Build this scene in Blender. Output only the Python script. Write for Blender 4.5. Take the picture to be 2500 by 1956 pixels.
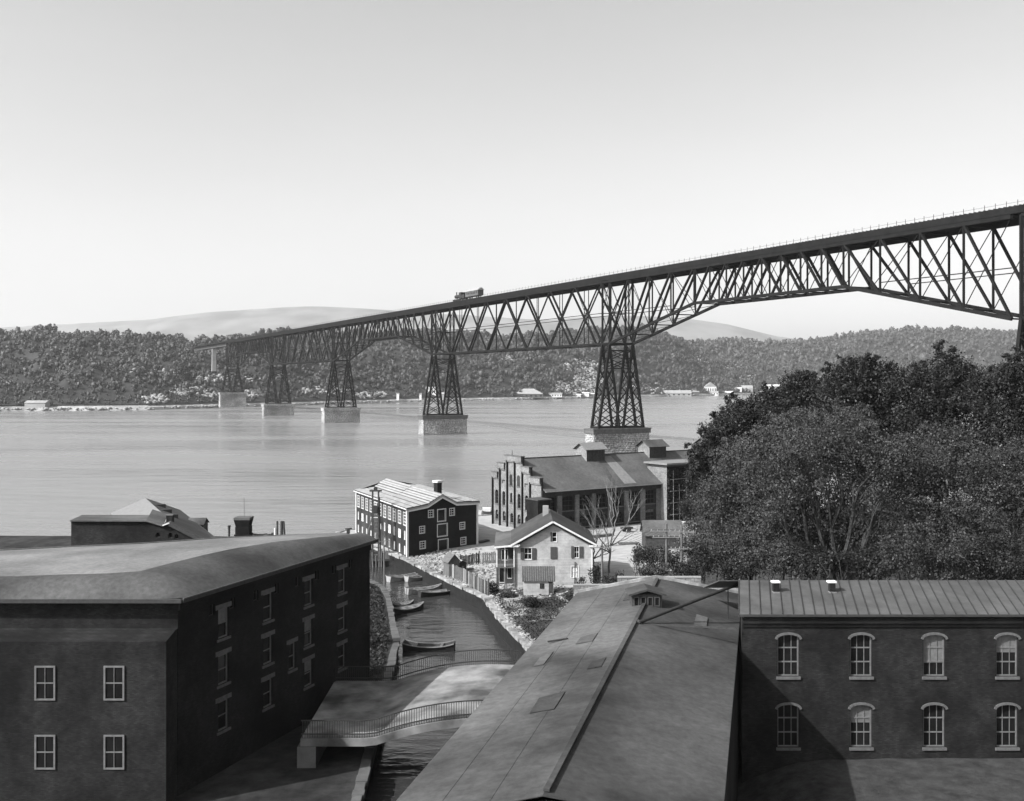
import bpy, math, random
import numpy as np
from mathutils import Vector
S = bpy.context.scene
for o in list(bpy.data.objects): bpy.data.objects.remove(o)
R = random.Random(7); NR = np.random.RandomState(11)
# ------------------------------------------------------------------ camera, sky, sun, exposure
F = 2544.0; HC = 26.06; CX = 1250.0; HY = 932.0
cd = bpy.data.cameras.new('camera'); cam = bpy.data.objects.new('camera', cd); S.collection.objects.link(cam)
cam.location = (0, 0, HC); cam.rotation_euler = (math.radians(90), 0, 0)
cd.sensor_width = 36; cd.lens = F/2500*36; cd.shift_y = -(978-HY)/2500; cd.clip_start = .5; cd.clip_end = 40000
S.camera = cam
S.render.resolution_x = 1024; S.render.resolution_y = 801
SUN = Vector((-.72, -.43, .64)).normalized()
w = bpy.data.worlds.new("World"); S.world = w; w.use_nodes = True
nt = w.node_tree; bg = nt.nodes['Background']
sky = nt.nodes.new('ShaderNodeTexSky'); sky.sky_type = 'NISHITA'; sky.sun_disc = False
sky.sun_elevation = math.asin(SUN.z); sky.sun_rotation = math.atan2(SUN.x, SUN.y)
sky.dust_density = 3.0; sky.air_density = 1.0; sky.ozone_density = 1.0
bw = nt.nodes.new('ShaderNodeRGBToBW')          # the photograph is black and white
nt.links.new(sky.outputs[0], bw.inputs[0])
wn = nt.nodes.new('ShaderNodeTexNoise'); wn.inputs['Scale'].default_value = 2.2; wn.inputs['Detail'].default_value = 5      # faint unevenness of a thin high veil
wr0 = nt.nodes.new('ShaderNodeMapRange'); wr0.inputs['To Min'].default_value = .93; wr0.inputs['To Max'].default_value = 1.05; nt.links.new(wn.outputs['Fac'], wr0.inputs['Value'])
wt = nt.nodes.new('ShaderNodeTexCoord'); wm = nt.nodes.new('ShaderNodeMapping'); wm.inputs['Scale'].default_value = (1, 1, 4); nt.links.new(wt.outputs['Generated'], wm.inputs[0]); nt.links.new(wm.outputs[0], wn.inputs['Vector'])
wx = nt.nodes.new('ShaderNodeMath'); wx.operation = 'MULTIPLY'; nt.links.new(bw.outputs[0], wx.inputs[0]); nt.links.new(wr0.outputs[0], wx.inputs[1]); nt.links.new(wx.outputs[0], bg.inputs['Color'])
bg.inputs['Strength'].default_value = .135
sl = bpy.data.lights.new('sun', 'SUN'); sl.energy = 4.2; sl.angle = math.radians(.6)
so = bpy.data.objects.new('sun', sl); S.collection.objects.link(so)
so.rotation_euler = SUN.to_track_quat('Z', 'Y').to_euler(); so.location = (-200, -50, 300)
S.view_settings.view_transform = 'Standard'; S.view_settings.look = 'None'
S.view_settings.gamma = 1; S.view_settings.use_curve_mapping = False
S.view_settings.exposure = 0.98
try:
    S.cycles.volume_bounces = 1; S.cycles.volume_step_rate = 4; S.cycles.max_bounces = 6; S.cycles.transparent_max_bounces = 8
except Exception: pass
# ------------------------------------------------------------------ materials (all grey)
def mat(name, a, b=None, scale=1.0, rough=.8, bump=0., detail=6, big=None, spec=.14, stretch=None, uv=None, rows=None):
    """a,b grey range; big=(scale,amount) slow stains; uv='brick'|'siding'|'planks'|'seam' pattern"""
    m = bpy.data.materials.new(name); m.use_nodes = True; t = m.node_tree; N = t.nodes; L = t.links
    p = N['Principled BSDF']; p.inputs['Roughness'].default_value = rough
    p.inputs['Specular IOR Level'].default_value = spec
    if b is None: b = a
    tc = N.new('ShaderNodeTexCoord'); mp = N.new('ShaderNodeMapping'); L.new(tc.outputs['Object'], mp.inputs[0])
    if stretch: mp.inputs['Scale'].default_value = stretch
    n = N.new('ShaderNodeTexNoise'); n.inputs['Scale'].default_value = scale; n.inputs['Detail'].default_value = detail
    n.inputs['Roughness'].default_value = .65; L.new(mp.outputs[0], n.inputs['Vector'])
    cr = N.new('ShaderNodeMapRange'); cr.inputs['From Min'].default_value = .3; cr.inputs['From Max'].default_value = .7
    cr.inputs['To Min'].default_value = a; cr.inputs['To Max'].default_value = b
    L.new(n.outputs['Fac'], cr.inputs['Value']); out = cr.outputs[0]
    h = n.outputs['Fac']
    def mul(x, y):
        q = N.new('ShaderNodeMath'); q.operation = 'MULTIPLY'; L.new(x, q.inputs[0]); L.new(y, q.inputs[1]); return q.outputs[0]
    if big:
        n2 = N.new('ShaderNodeTexNoise'); n2.inputs['Scale'].default_value = big[0]; n2.inputs['Detail'].default_value = 4
        L.new(mp.outputs[0], n2.inputs['Vector'])
        c2 = N.new('ShaderNodeMapRange'); c2.inputs['From Min'].default_value = .35; c2.inputs['From Max'].default_value = .65
        c2.inputs['To Min'].default_value = 1-big[1]; c2.inputs['To Max'].default_value = 1+big[1]
        L.new(n2.outputs['Fac'], c2.inputs['Value']); out = mul(out, c2.outputs[0])
    if uv:
        br = N.new('ShaderNodeTexBrick'); um = N.new('ShaderNodeUVMap'); L.new(um.outputs[0], br.inputs['Vector'])
        W_, H_, ms, lo = {'brick': (.22, .075, .012, .6), 'siding': (500., .16, .012, .72), 'planks': (.3, 6., .02, .5), 'stone': (1.1, .5, .05, .5)}[uv]
        if rows: W_, H_ = rows
        br.inputs['Scale'].default_value = 1; br.inputs['Brick Width'].default_value = W_; br.inputs['Row Height'].default_value = H_
        br.inputs['Mortar Size'].default_value = ms
        br.inputs['Color1'].default_value = (1, 1, 1, 1); br.inputs['Color2'].default_value = (.82, .82, .82, 1)
        if uv == 'brick': br.inputs['Color2'].default_value = (.5, .5, .5, 1)
        br.inputs['Mortar'].default_value = (lo, lo, lo, 1)
        g = N.new('ShaderNodeRGBToBW'); L.new(br.outputs['Color'], g.inputs[0]); out = mul(out, g.outputs[0])
    L.new(out, p.inputs['Base Color'])
    if bump:
        bm = N.new('ShaderNodeBump'); bm.inputs['Strength'].default_value = 1.0; bm.inputs['Distance'].default_value = bump
        L.new(h, bm.inputs['Height']); L.new(bm.outputs[0], p.inputs['Normal'])
    return m
M = {}
M['steel'] = mat('bridge_paint', .008, .016, .5, .85, spec=.05)
M['steel_light'] = mat('weathered_steel', .05, .09, .6, .6)
M['stone'] = mat('pier_stone', .05, .5, 1.7, .9, .06, big=(.12, .3))
M['stone_dark'] = mat('coping_stone', .06, .11, .8, .9, .03)
M['mortar'] = mat('mortar', .05, .09, 2., .95)
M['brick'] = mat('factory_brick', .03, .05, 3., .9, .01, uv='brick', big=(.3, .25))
M['brick_lit'] = mat('sunlit_brick', .17, .3, 2.5, .9, .01, uv='brick', big=(.3, .2))  # lit copy of the brick: sun on left-facing faces put into the colour
M['brick_pale'] = mat('lit_edge_brick', .13, .2, 3., .9, .01, uv='brick', big=(.3, .25))  # pilaster brick: lit edges on the unlit wall put into the colour
M['brick_dark'] = mat('soot_and_shade_brick', .011, .02, 2., .9, .01, uv='brick', big=(.25, .55))  # also serves where shade is put into the brick colour
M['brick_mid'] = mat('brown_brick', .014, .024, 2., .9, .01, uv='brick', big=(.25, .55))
M['roof_dark'] = mat('slate_roof', .035, .06, 1.5, .85, .02, big=(.15, .3))
M['roof_tar'] = mat('tar_and_gravel_roof', .045, .075, 3., .9, .03, big=(.12, .5))
M['roof_grey'] = mat('felt_roof', .05, .085, 2.5, .9, .02, big=(.15, .5))
M['roof_factory'] = mat('factory_roof', .06, .095, 2.2, .85, .02, big=(.2, .25))
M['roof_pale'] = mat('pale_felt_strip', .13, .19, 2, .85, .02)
M['roof_white'] = mat('new_board_roof', .21, .31, 1.2, .8, .01, stretch=(1, .2, 1))
M['roof_metal'] = mat('painted_sheet_metal', .055, .085, 1.6, .5, .01, big=(.3, .2))
M['white'] = mat('white_paint', .48, .6, 3, .6)
M['dark_wall'] = mat('dark_red_boards', .009, .016, 2, .8, .01, uv='siding', big=(.3, .25))
M['siding'] = mat('grey_clapboard', .28, .42, 2.5, .8, .01, uv='siding', big=(.4, .15))
M['boards'] = mat('old_boards', .06, .14, 3, .9, .02, stretch=(3, 3, .4))
M['boards_dark'] = mat('tarred_timber', .03, .06, 3, .85, .02)
M['trim_dark'] = mat('dark_trim', .03, .05, 3, .7)
M['shutter'] = mat('louvred_shutter', .05, .08, 6, .7, stretch=(1, 1, 8))
M['lintel'] = mat('stone_lintel', .07, .12, 4, .9)
M['sash'] = mat('sash_paint', .09, .15, 4, .7)
M['glass'] = mat('window_glass', .006, .014, .7, .15, spec=.22)
M['blind'] = mat('white_window_blind', .55, .75, .7, .5)
M['iron'] = mat('cast_iron', .02, .04, 3, .6)
M['bark'] = mat('bark', .02, .05, 4, .95, .03)
M['bark_pale'] = mat('pale_bark', .1, .18, 4, .95, .02)
M['quay'] = mat('quay_stone', .1, .3, 1.4, .9, .08, big=(.5, .35))
M['boat_pale'] = mat('pale_boat_paint', .2, .32, 3, .6)
M['boat_dark'] = mat('tarred_hull', .02, .04, 3, .6)
M['boat_in'] = mat('boat_interior', .12, .2, 3, .8)
M['stone_wet'] = mat('wet_quay_wall', .008, .02, 1.5, .8, .05)
M['rock'] = mat('limestone_rock', .15, .33, .5, .95, .1)
M['far_white'] = mat('whitewash', .5, .65, .5, .8)
M['far_grey'] = mat('weathered_shed', .2, .3, .2, .85)
M['far_dark'] = mat('dark_shed', .06, .1, .2, .85)
def leafmat(name, a, b, scale):
    m = bpy.data.materials.new(name); m.use_nodes = True; t = m.node_tree; N = t.nodes; L = t.links
    p = N['Principled BSDF']; p.inputs['Roughness'].default_value = .55; p.inputs['Specular IOR Level'].default_value = .25
    g = N.new('ShaderNodeNewGeometry'); tc = N.new('ShaderNodeTexCoord'); n = N.new('ShaderNodeTexNoise')
    n.inputs['Scale'].default_value = scale; n.inputs['Detail'].default_value = 5; L.new(tc.outputs['Object'], n.inputs['Vector'])
    ad = N.new('ShaderNodeMath'); ad.operation = 'ADD'; L.new(n.outputs['Fac'], ad.inputs[0])
    m2 = N.new('ShaderNodeMath'); m2.operation = 'MULTIPLY'; m2.inputs[1].default_value = .5
    L.new(g.outputs['Random Per Island'], m2.inputs[0]); L.new(m2.outputs[0], ad.inputs[1])
    cr = N.new('ShaderNodeMapRange'); cr.inputs['From Min'].default_value = .4; cr.inputs['From Max'].default_value = 1.05
    cr.inputs['To Min'].default_value = a; cr.inputs['To Max'].default_value = b
    L.new(ad.outputs[0], cr.inputs['Value']); L.new(cr.outputs[0], p.inputs['Base Color'])
    return m
M['leaf'] = leafmat('dark_foliage', .007, .027, .6)
M['leaf_mid'] = leafmat('soft_foliage', .02, .052, .6)
M['leaf_pale'] = leafmat('dusty_foliage', .026, .068, .8)
M['forest'] = leafmat('far_forest', .025, .075, .03)
# ground, hill, water
M['yard'] = mat('pale_yard_earth', .3, .48, .35, .95, .05, detail=9, big=(.06, .35), stretch=(1, 3, 1))
M['grass'] = mat('rough_grass', .05, .1, 1.2, .95, .08, detail=8, big=(.15, .4))
M['hill'] = mat('hill_soil', .022, .04, .03, .95, 0, big=(.008, .3))
M['mountain'] = mat('wooded_mountain', .09, .12, .004, 1, 0, big=(.003, .4))
def ground_mat():
    m = bpy.data.materials.new('bank_ground'); m.use_nodes = True; t = m.node_tree; N = t.nodes; L = t.links
    p = N['Principled BSDF']; p.inputs['Roughness'].default_value = .95; p.inputs['Specular IOR Level'].default_value = .15
    tc = N.new('ShaderNodeTexCoord'); at = N.new('ShaderNodeAttribute'); at.attribute_name = 'bare'
    def noise(s, d=8, st=None):
        mp = N.new('ShaderNodeMapping'); L.new(tc.outputs['Object'], mp.inputs[0])
        if st: mp.inputs['Scale'].default_value = st
        n = N.new('ShaderNodeTexNoise'); n.inputs['Scale'].default_value = s; n.inputs['Detail'].default_value = d
        n.inputs['Roughness'].default_value = .7; L.new(mp.outputs[0], n.inputs['Vector']); return n.outputs['Fac']
    def mr(v, a, b, lo, hi):
        c = N.new('ShaderNodeMapRange'); c.inputs['From Min'].default_value = a; c.inputs['From Max'].default_value = b
        c.inputs['To Min'].default_value = lo; c.inputs['To Max'].default_value = hi; L.new(v, c.inputs['Value']); return c.outputs[0]
    n1 = noise(.45, 10, (1, 3, 1)); n2 = noise(1.1)
    pale = mr(n1, .3, .7, .2, .4); gr = mr(n2, .3, .7, .015, .055)
    ad = N.new('ShaderNodeMath'); ad.operation = 'ADD'; L.new(at.outputs['Fac'], ad.inputs[0])
    nn = mr(noise(.35), .3, .7, -.28, .28); L.new(nn, ad.inputs[1])
    f = mr(ad.outputs[0], .4, .6, 0, 1)
    mx = N.new('ShaderNodeMix'); mx.data_type = 'FLOAT'; L.new(f, mx.inputs[0]); L.new(gr, mx.inputs[2]); L.new(pale, mx.inputs[3])
    L.new(mx.outputs[0], p.inputs['Base Color'])
    b = N.new('ShaderNodeBump'); b.inputs['Distance'].default_value = .12; L.new(n2, b.inputs['Height']); L.new(b.outputs[0], p.inputs['Normal'])
    return m
M['ground'] = ground_mat()
def water_mat():
    m = bpy.data.materials.new('river_water'); m.use_nodes = True; t = m.node_tree; N = t.nodes; L = t.links
    p = N['Principled BSDF']; p.inputs['Base Color'].default_value = (.16, .16, .16, 1); p.inputs['IOR'].default_value = 1.4
    tc = N.new('ShaderNodeTexCoord'); hs = []
    for sc, st, wt in ((.8, (.8, 1.5, 1), .09), (.12, (.5, 1.6, 1), .5), (2.6, (1, 1.5, 1), .03)):
        mp = N.new('ShaderNodeMapping'); mp.inputs['Scale'].default_value = st; mp.inputs['Rotation'].default_value = (0, 0, .15)
        L.new(tc.outputs['Object'], mp.inputs[0])
        n = N.new('ShaderNodeTexNoise'); n.inputs['Scale'].default_value = sc; n.inputs['Detail'].default_value = 4
        L.new(mp.outputs[0], n.inputs['Vector'])
        q = N.new('ShaderNodeMath'); q.operation = 'MULTIPLY'; q.inputs[1].default_value = wt; L.new(n.outputs['Fac'], q.inputs[0]); hs.append(q.outputs[0])
    for sc_, st_, sock, lo_, hi_ in ((.012, (.35, 1.6, 1), 'Roughness', .1, .32),):
        mp = N.new('ShaderNodeMapping'); mp.inputs['Scale'].default_value = st_; L.new(tc.outputs['Object'], mp.inputs[0]); n = N.new('ShaderNodeTexNoise'); n.inputs['Scale'].default_value = sc_; n.inputs['Detail'].default_value = 7; L.new(mp.outputs[0], n.inputs['Vector'])
        c = N.new('ShaderNodeMapRange'); c.inputs['From Min'].default_value = .35; c.inputs['From Max'].default_value = .65; c.inputs['To Min'].default_value = lo_; c.inputs['To Max'].default_value = hi_; L.new(n.outputs['Fac'], c.inputs['Value']); L.new(c.outputs[0], p.inputs[sock])
    a = N.new('ShaderNodeMath'); a.operation = 'ADD'; L.new(hs[0], a.inputs[0]); L.new(hs[1], a.inputs[1])
    c = N.new('ShaderNodeMath'); c.operation = 'ADD'; L.new(a.outputs[0], c.inputs[0]); L.new(hs[2], c.inputs[1])
    b = N.new('ShaderNodeBump'); b.inputs['Distance'].default_value = 1.0; b.inputs['Strength'].default_value = 1.0
    L.new(c.outputs[0], b.inputs['Height']); L.new(b.outputs[0], p.inputs['Normal'])
    return m
M['water'] = water_mat()
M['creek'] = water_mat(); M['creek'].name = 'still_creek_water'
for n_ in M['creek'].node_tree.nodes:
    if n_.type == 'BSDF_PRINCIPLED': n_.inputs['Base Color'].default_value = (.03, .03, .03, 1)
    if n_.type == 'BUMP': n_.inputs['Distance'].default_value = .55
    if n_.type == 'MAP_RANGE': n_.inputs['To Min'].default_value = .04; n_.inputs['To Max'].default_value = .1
# ------------------------------------------------------------------ helpers
def tag(o, label=None, cat=None, group=None, kind=None):
    if label: o['label'] = label
    if cat: o['category'] = cat
    if group: o['group'] = group
    if kind: o['kind'] = kind
    return o
def thing(name, label, cat, loc=(0, 0, 0), group=None):
    o = bpy.data.objects.new(name, None); S.collection.objects.link(o); o.location = loc; o.empty_display_size = .5
    return tag(o, label, cat, group)
def V(*a): return Vector(a[0]) if len(a) == 1 else Vector(a)
class MB:
    def __init__(s): s.v = []; s.f = []; s.uv = []
    def face(s, pts, uvs=None):
        i = len(s.v); s.v += [tuple(p) for p in pts]; s.f.append(tuple(range(i, i+len(pts))))
        s.uv += list(uvs) if uvs else [(p[0]*.6+p[1]*.8, p[2]) for p in pts]
    def box(s, c, dx, dy, dz, ax=(1, 0), taper=1.0):
        """box centred on c (x,y), bottom c.z, along horizontal axis ax"""
        ux, uy = ax; l = math.hypot(ux, uy); ux /= l; uy /= l
        def q(a, b, z, k): return (c[0]+ux*a*k-uy*b*k, c[1]+uy*a*k+ux*b*k, z)
        lo = [q(a, b, c[2], 1) for a, b in ((-dx/2, -dy/2), (dx/2, -dy/2), (dx/2, dy/2), (-dx/2, dy/2))]
        hi = [q(a, b, c[2]+dz, taper) for a, b in ((-dx/2, -dy/2), (dx/2, -dy/2), (dx/2, dy/2), (-dx/2, dy/2))]
        s.hexa(lo, hi)
    def hexa(s, lo, hi):
        n = len(lo); s.face(lo[::-1]); s.face(hi)
        for i in range(n):
            j = (i+1) % n; w_ = math.dist(lo[i][:2], lo[j][:2])
            s.face([lo[i], lo[j], hi[j], hi[i]], [(0, lo[i][2]), (w_, lo[j][2]), (w_, hi[j][2]), (0, hi[i][2])])
    def prism(s, poly, dz):      # slab: polygon extruded by vector dz
        d = V(*dz) if isinstance(dz, tuple) else V(0, 0, dz)
        s.hexa([tuple(V(p)) for p in poly], [tuple(V(p)+d) for p in poly])
    def beam(s, p, q, wd, h=None):
        p = V(p); q = V(q); d = (q-p)
        if d.length < 1e-6: return
        d.normalize(); h = h or wd
        a = d.cross(V(0, 0, 1)); a = V(1, 0, 0) if a.length < 1e-3 else a.normalized()
        b = a.cross(d); a = a*wd/2; b = b*h/2
        s.hexa([tuple(p+x) for x in (-a-b, a-b, a+b, -a+b)], [tuple(q+x) for x in (-a-b, a-b, a+b, -a+b)])
    def tube(s, pts, rad, n=6):
        ring = []
        for i, p in enumerate(pts):
            p = V(p); d = V(pts[min(i+1, len(pts)-1)])-V(pts[max(i-1, 0)]); d.normalize()
            a = d.cross(V(.31, .95, .05)); a.normalize(); b = d.cross(a); r = rad[i] if hasattr(rad, '__len__') else rad
            ring.append([tuple(p+a*r*math.cos(k*2*math.pi/n)+b*r*math.sin(k*2*math.pi/n)) for k in range(n)])
        for i in range(len(ring)-1):
            for k in range(n): s.face([ring[i][k], ring[i][(k+1) % n], ring[i+1][(k+1) % n], ring[i+1][k]])
        s.face(ring[0][::-1]); s.face(ring[-1])
    def build(s, name, m, parent=None, kind=None, label=None):
        me = bpy.data.meshes.new(name); me.from_pydata(s.v, [], s.f); me.update()
        ul = me.uv_layers.new(name='UVMap'); ul.data.foreach_set('uv', np.array(s.uv, dtype=np.float32).ravel()); me.materials.append(m)
        o = bpy.data.objects.new(name, me); S.collection.objects.link(o)
        if parent:
            o.parent = parent; o.location = -root_loc(parent)
        if kind: o['kind'] = kind
        if label: o['label'] = label
        return o
def root_loc(o):
    v = V(0, 0, 0)
    while o is not None: v += o.location; o = o.parent
    return v
def P(px, py, Y): return V((px-CX)/F*Y, Y, HC-(py-HY)/F*Y)
def PZ(px, py, z): Y = (HC-z)*F/(py-HY); return V((px-CX)/F*Y, Y, z)
def np_mesh(name, verts, faces, m, parent=None, kind=None, smooth=False):
    me = bpy.data.meshes.new(name); nv = len(verts); nf, k = faces.shape
    me.vertices.add(nv); me.vertices.foreach_set('co', verts.astype(np.float32).ravel())
    me.loops.add(nf*k); me.loops.foreach_set('vertex_index', faces.astype(np.int32).ravel())
    me.polygons.add(nf); me.polygons.foreach_set('loop_start', np.arange(0, nf*k, k, dtype=np.int32))
    me.polygons.foreach_set('loop_total', np.full(nf, k, dtype=np.int32))
    if smooth: me.polygons.foreach_set('use_smooth', np.ones(nf, dtype=bool))
    me.update(calc_edges=True); me.materials.append(m)
    o = bpy.data.objects.new(name, me); S.collection.objects.link(o)
    if parent: o.parent = parent; o.location = -root_loc(parent)
    if kind: o['kind'] = kind
    return o
class Wall:
    """vertical wall from a to b (left to right seen from outside)"""
    def __init__(s, a, b):
        s.a = V(a[0], a[1], 0); s.b = V(b[0], b[1], 0); s.d = (s.b-s.a); s.L = s.d.length; s.d.normalize()
        s.n = V(s.d.y, -s.d.x, 0)
    def pt(s, u, z, off=0.): p = s.a+s.d*u+s.n*off; return (p.x, p.y, z)
    def hit(s, px, py):
        t = (px-CX)/F   # X=t*Y ; a.x+d.x*u = t*(a.y+d.y*u)
        u = (t*s.a.y-s.a.x)/(s.d.x-t*s.d.y); Y = s.a.y+s.d.y*u
        return u, HC-(py-HY)/F*Y
    def rect(s, xl, xr, yt, yb):
        um = (xl+xr)/2
        return (s.hit(xl, yt)[0], s.hit(xr, yt)[0], s.hit(um, yb)[1], s.hit(um, yt)[1])
def wall_mesh(mb, W, z0, top, opens, depth=.18, arch=0., off=0.):
    """top: list of (u,z) profile (duplicate u for a step); opens (u0,u1,z0,z1)"""
    us = sorted(set([round(t[0], 4) for t in top]+[round(x, 4) for o in opens for x in o[:2]]))
    us = [u for u in us if top[0][0]-1e-3 <= u <= top[-1][0]+1e-3]
    def tz(u, side):
        c = [z for (a, z) in top if abs(a-u) < 1e-3]
        if c: return c[-1] if side > 0 else c[0]
        for (a, za), (b, zb) in zip(top, top[1:]):
            if a < u < b: return za+(zb-za)*(u-a)/(b-a)
        return top[-1][1]
    def q(ps): mb.face([W.pt(u, z, o_) for u, z, o_ in ps], [(u+o_, z) for u, z, o_ in ps])
    for u0, u1 in zip(us, us[1:]):
        if u1-u0 < 1e-4: continue
        um = (u0+u1)/2; blk = sorted([(o[2], o[3]) for o in opens if o[0]-1e-3 < um < o[1]+1e-3]); z = z0
        for a, b in blk:
            if a > z: q([(u0, z, off), (u1, z, off), (u1, a, off), (u0, a, off)])
            z = max(z, b)
        q([(u0, z, off), (u1, z, off), (u1, tz(u1, -1), off), (u0, tz(u0, 1), off)])
    for (u0, u1, a, b) in opens:
        d = off-depth
        q([(u0, a, off), (u1, a, off), (u1, a, d), (u0, a, d)]); q([(u0, b, d), (u1, b, d), (u1, b, off), (u0, b, off)])
        q([(u0, a, off), (u0, a, d), (u0, b, d), (u0, b, off)]); q([(u1, a, d), (u1, a, off), (u1, b, off), (u1, b, d)])
        if arch:
            n = 6; w2 = (u1-u0)/2; h = arch*w2
            for k in range(n):
                x0 = -1+2*k/n; x1 = -1+2*(k+1)/n
                y0 = b-h+h*math.sqrt(max(0, 1-x0*x0)); y1 = b-h+h*math.sqrt(max(0, 1-x1*x1)); c = (u0+u1)/2
                q([(c+x0*w2, y0, off+.002), (c+x1*w2, y1, off+.002), (c+x1*w2, b, off+.002), (c+x0*w2, b, off+.002)])
def lbox(mb, W, u0, u1, z0, z1, o0, o1):
    mb.hexa([W.pt(u0, z0, o0), W.pt(u1, z0, o0), W.pt(u1, z0, o1), W.pt(u0, z0, o1)][::-1],
            [W.pt(u0, z1, o0), W.pt(u1, z1, o0), W.pt(u1, z1, o1), W.pt(u0, z1, o1)][::-1])
def window(W, op, parent, depth=.18, frame=.08, fm='sash', pane='glass', cols=1, rows=1, sill=None, lintel=None, outer=False, off=0., name='window'):
    u0, u1, a, b = op; mb = MB(); d = off-depth
    if outer:      # casing standing proud round the opening
        for (p0, p1, q0, q1) in ((u0-frame, u0, a-frame, b+frame), (u1, u1+frame, a-frame, b+frame), (u0, u1, a-frame, a), (u0, u1, b, b+frame)):
            lbox(mb, W, p0, p1, q0, q1, off+.002, off+.05)
        fr = frame*.5
    else: fr = frame
    for (p0, p1, q0, q1) in ((u0, u0+fr, a, b), (u1-fr, u1, a, b), (u0+fr, u1-fr, a, a+fr), (u0+fr, u1-fr, b-fr, b)):
        lbox(mb, W, p0, p1, q0, q1, d+.005, d+.06)
    o = mb.build(name, M[fm], parent)
    pb = MB(); pb.face([W.pt(u0, a, d), W.pt(u1, a, d), W.pt(u1, b, d), W.pt(u0, b, d)]); pb.build('pane', M[pane], o)
    if sill and pane == 'glass' and R.random() < .35:
        zb_l = b-(b-a)*R.choice((.3, .45, .5, .7)); pb = MB(); pb.face([W.pt(u0+fr, zb_l, d+.003), W.pt(u1-fr, zb_l, d+.003), W.pt(u1-fr, b-fr, d+.003), W.pt(u0+fr, b-fr, d+.003)]); pb.build('roller_blind', M['sash'], o)
    if cols > 1 or rows > 1:
        g = MB(); t = .035
        for k in range(1, cols):
            x = u0+(u1-u0)*k/cols; lbox(g, W, x-t/2, x+t/2, a+fr, b-fr, d+.004, d+.04)
        for k in range(1, rows):
            x = a+(b-a)*k/rows; lbox(g, W, u0+fr, u1-fr, x-t, x+t, d+.003, d+.045)
        g.build('glazing_bar', M[fm], o)
    if sill: s_ = MB(); lbox(s_, W, u0-sill, u1+sill, a-.16, a-.004, off-.03, off+.09); s_.build('sill', M['lintel'], o)
    if lintel: s_ = MB(); lbox(s_, W, u0-lintel, u1+lintel, b+.004, b+.3, off-.02, off+.03); s_.build('lintel', M['lintel'], o)
    return o
def slab(pts, th, name, m, parent, **k): mb = MB(); mb.prism([tuple(V(p)-V(0, 0, th)) for p in pts], th); return mb.build(name, m, parent, **k)
def smooth(x): x = min(1, max(0, x)); return x*x*(3-2*x)
def ico():
    t = (1+5**.5)/2
    v = np.array([(-1, t, 0), (1, t, 0), (-1, -t, 0), (1, -t, 0), (0, -1, t), (0, 1, t), (0, -1, -t), (0, 1, -t), (t, 0, -1), (t, 0, 1), (-t, 0, -1), (-t, 0, 1)], float)
    v /= np.linalg.norm(v[0])
    f = np.array([(0, 11, 5), (0, 5, 1), (0, 1, 7), (0, 7, 10), (0, 10, 11), (1, 5, 9), (5, 11, 4), (11, 10, 2), (10, 7, 6), (7, 1, 8), (3, 9, 4), (3, 4, 2), (3, 2, 6), (3, 6, 8), (3, 8, 9), (4, 9, 5), (2, 4, 11), (6, 2, 10), (8, 6, 7), (9, 8, 1)])
    return v, f
IV, IF = ico()
def blobs(cent, rad, jit=.28):
    """many jittered icosahedra; cent (n,3), rad (n,3)"""
    n = len(cent); v = IV[None]*(1+jit*NR.randn(n, 12, 1)); a = NR.rand(n)*6.28; c, s = np.cos(a), np.sin(a)
    x = v[..., 0]*c[:, None]-v[..., 1]*s[:, None]; y = v[..., 0]*s[:, None]+v[..., 1]*c[:, None]
    v = np.stack([x, y, v[..., 2]], -1)*rad[:, None]+cent[:, None]
    f = IF[None]+12*np.arange(n)[:, None, None]
    return v.reshape(-1, 3), f.reshape(-1, 3)
# ================================================================== SETTING: water, far shore, hills
wb = MB(); wb.face([(-6000, -300, 0), (6000, -300, 0), (6000, 3300, 0), (-6000, 3300, 0)])
tag(wb.build('water', M['water']), kind='structure')
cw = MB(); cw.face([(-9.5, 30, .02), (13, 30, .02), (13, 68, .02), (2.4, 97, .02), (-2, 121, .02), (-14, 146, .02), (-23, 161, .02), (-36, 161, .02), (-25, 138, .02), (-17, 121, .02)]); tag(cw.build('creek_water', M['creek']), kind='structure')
def ip(x, t): return np.interp(x, [a for a, b in t], [b for a, b in t])
SH = [(-900, 800), (0, 915), (361, 958), (700, 1120), (1000, 1323), (1300, 1503), (1650, 1837), (1900, 2134), (2500, 2500), (3400, 2900)]
CR1 = [(-900, 790), (0, 796), (200, 790), (361, 800), (400, 803), (430, 810), (470, 819), (490, 812), (600, 803), (690, 797), (760, 803), (900, 800), (1000, 793), (1142, 797), (1186, 803), (1230, 811), (1279, 811), (1299, 801), (1351, 804), (1395, 790), (1461, 792), (1560, 790), (1617, 800), (1647, 804), (1671, 822), (1700, 850), (1760, 868), (1850, 874), (2000, 880), (2500, 880), (3400, 890)]
CR2 = [(1500, 840), (1640, 838), (1691, 833), (1739, 828), (1820, 826), (1908, 829), (1983, 826), (2044, 817), (2075, 812), (2112, 805), (2136, 803), (2250, 796), (2400, 800), (2500, 806), (3400, 815)]
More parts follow.
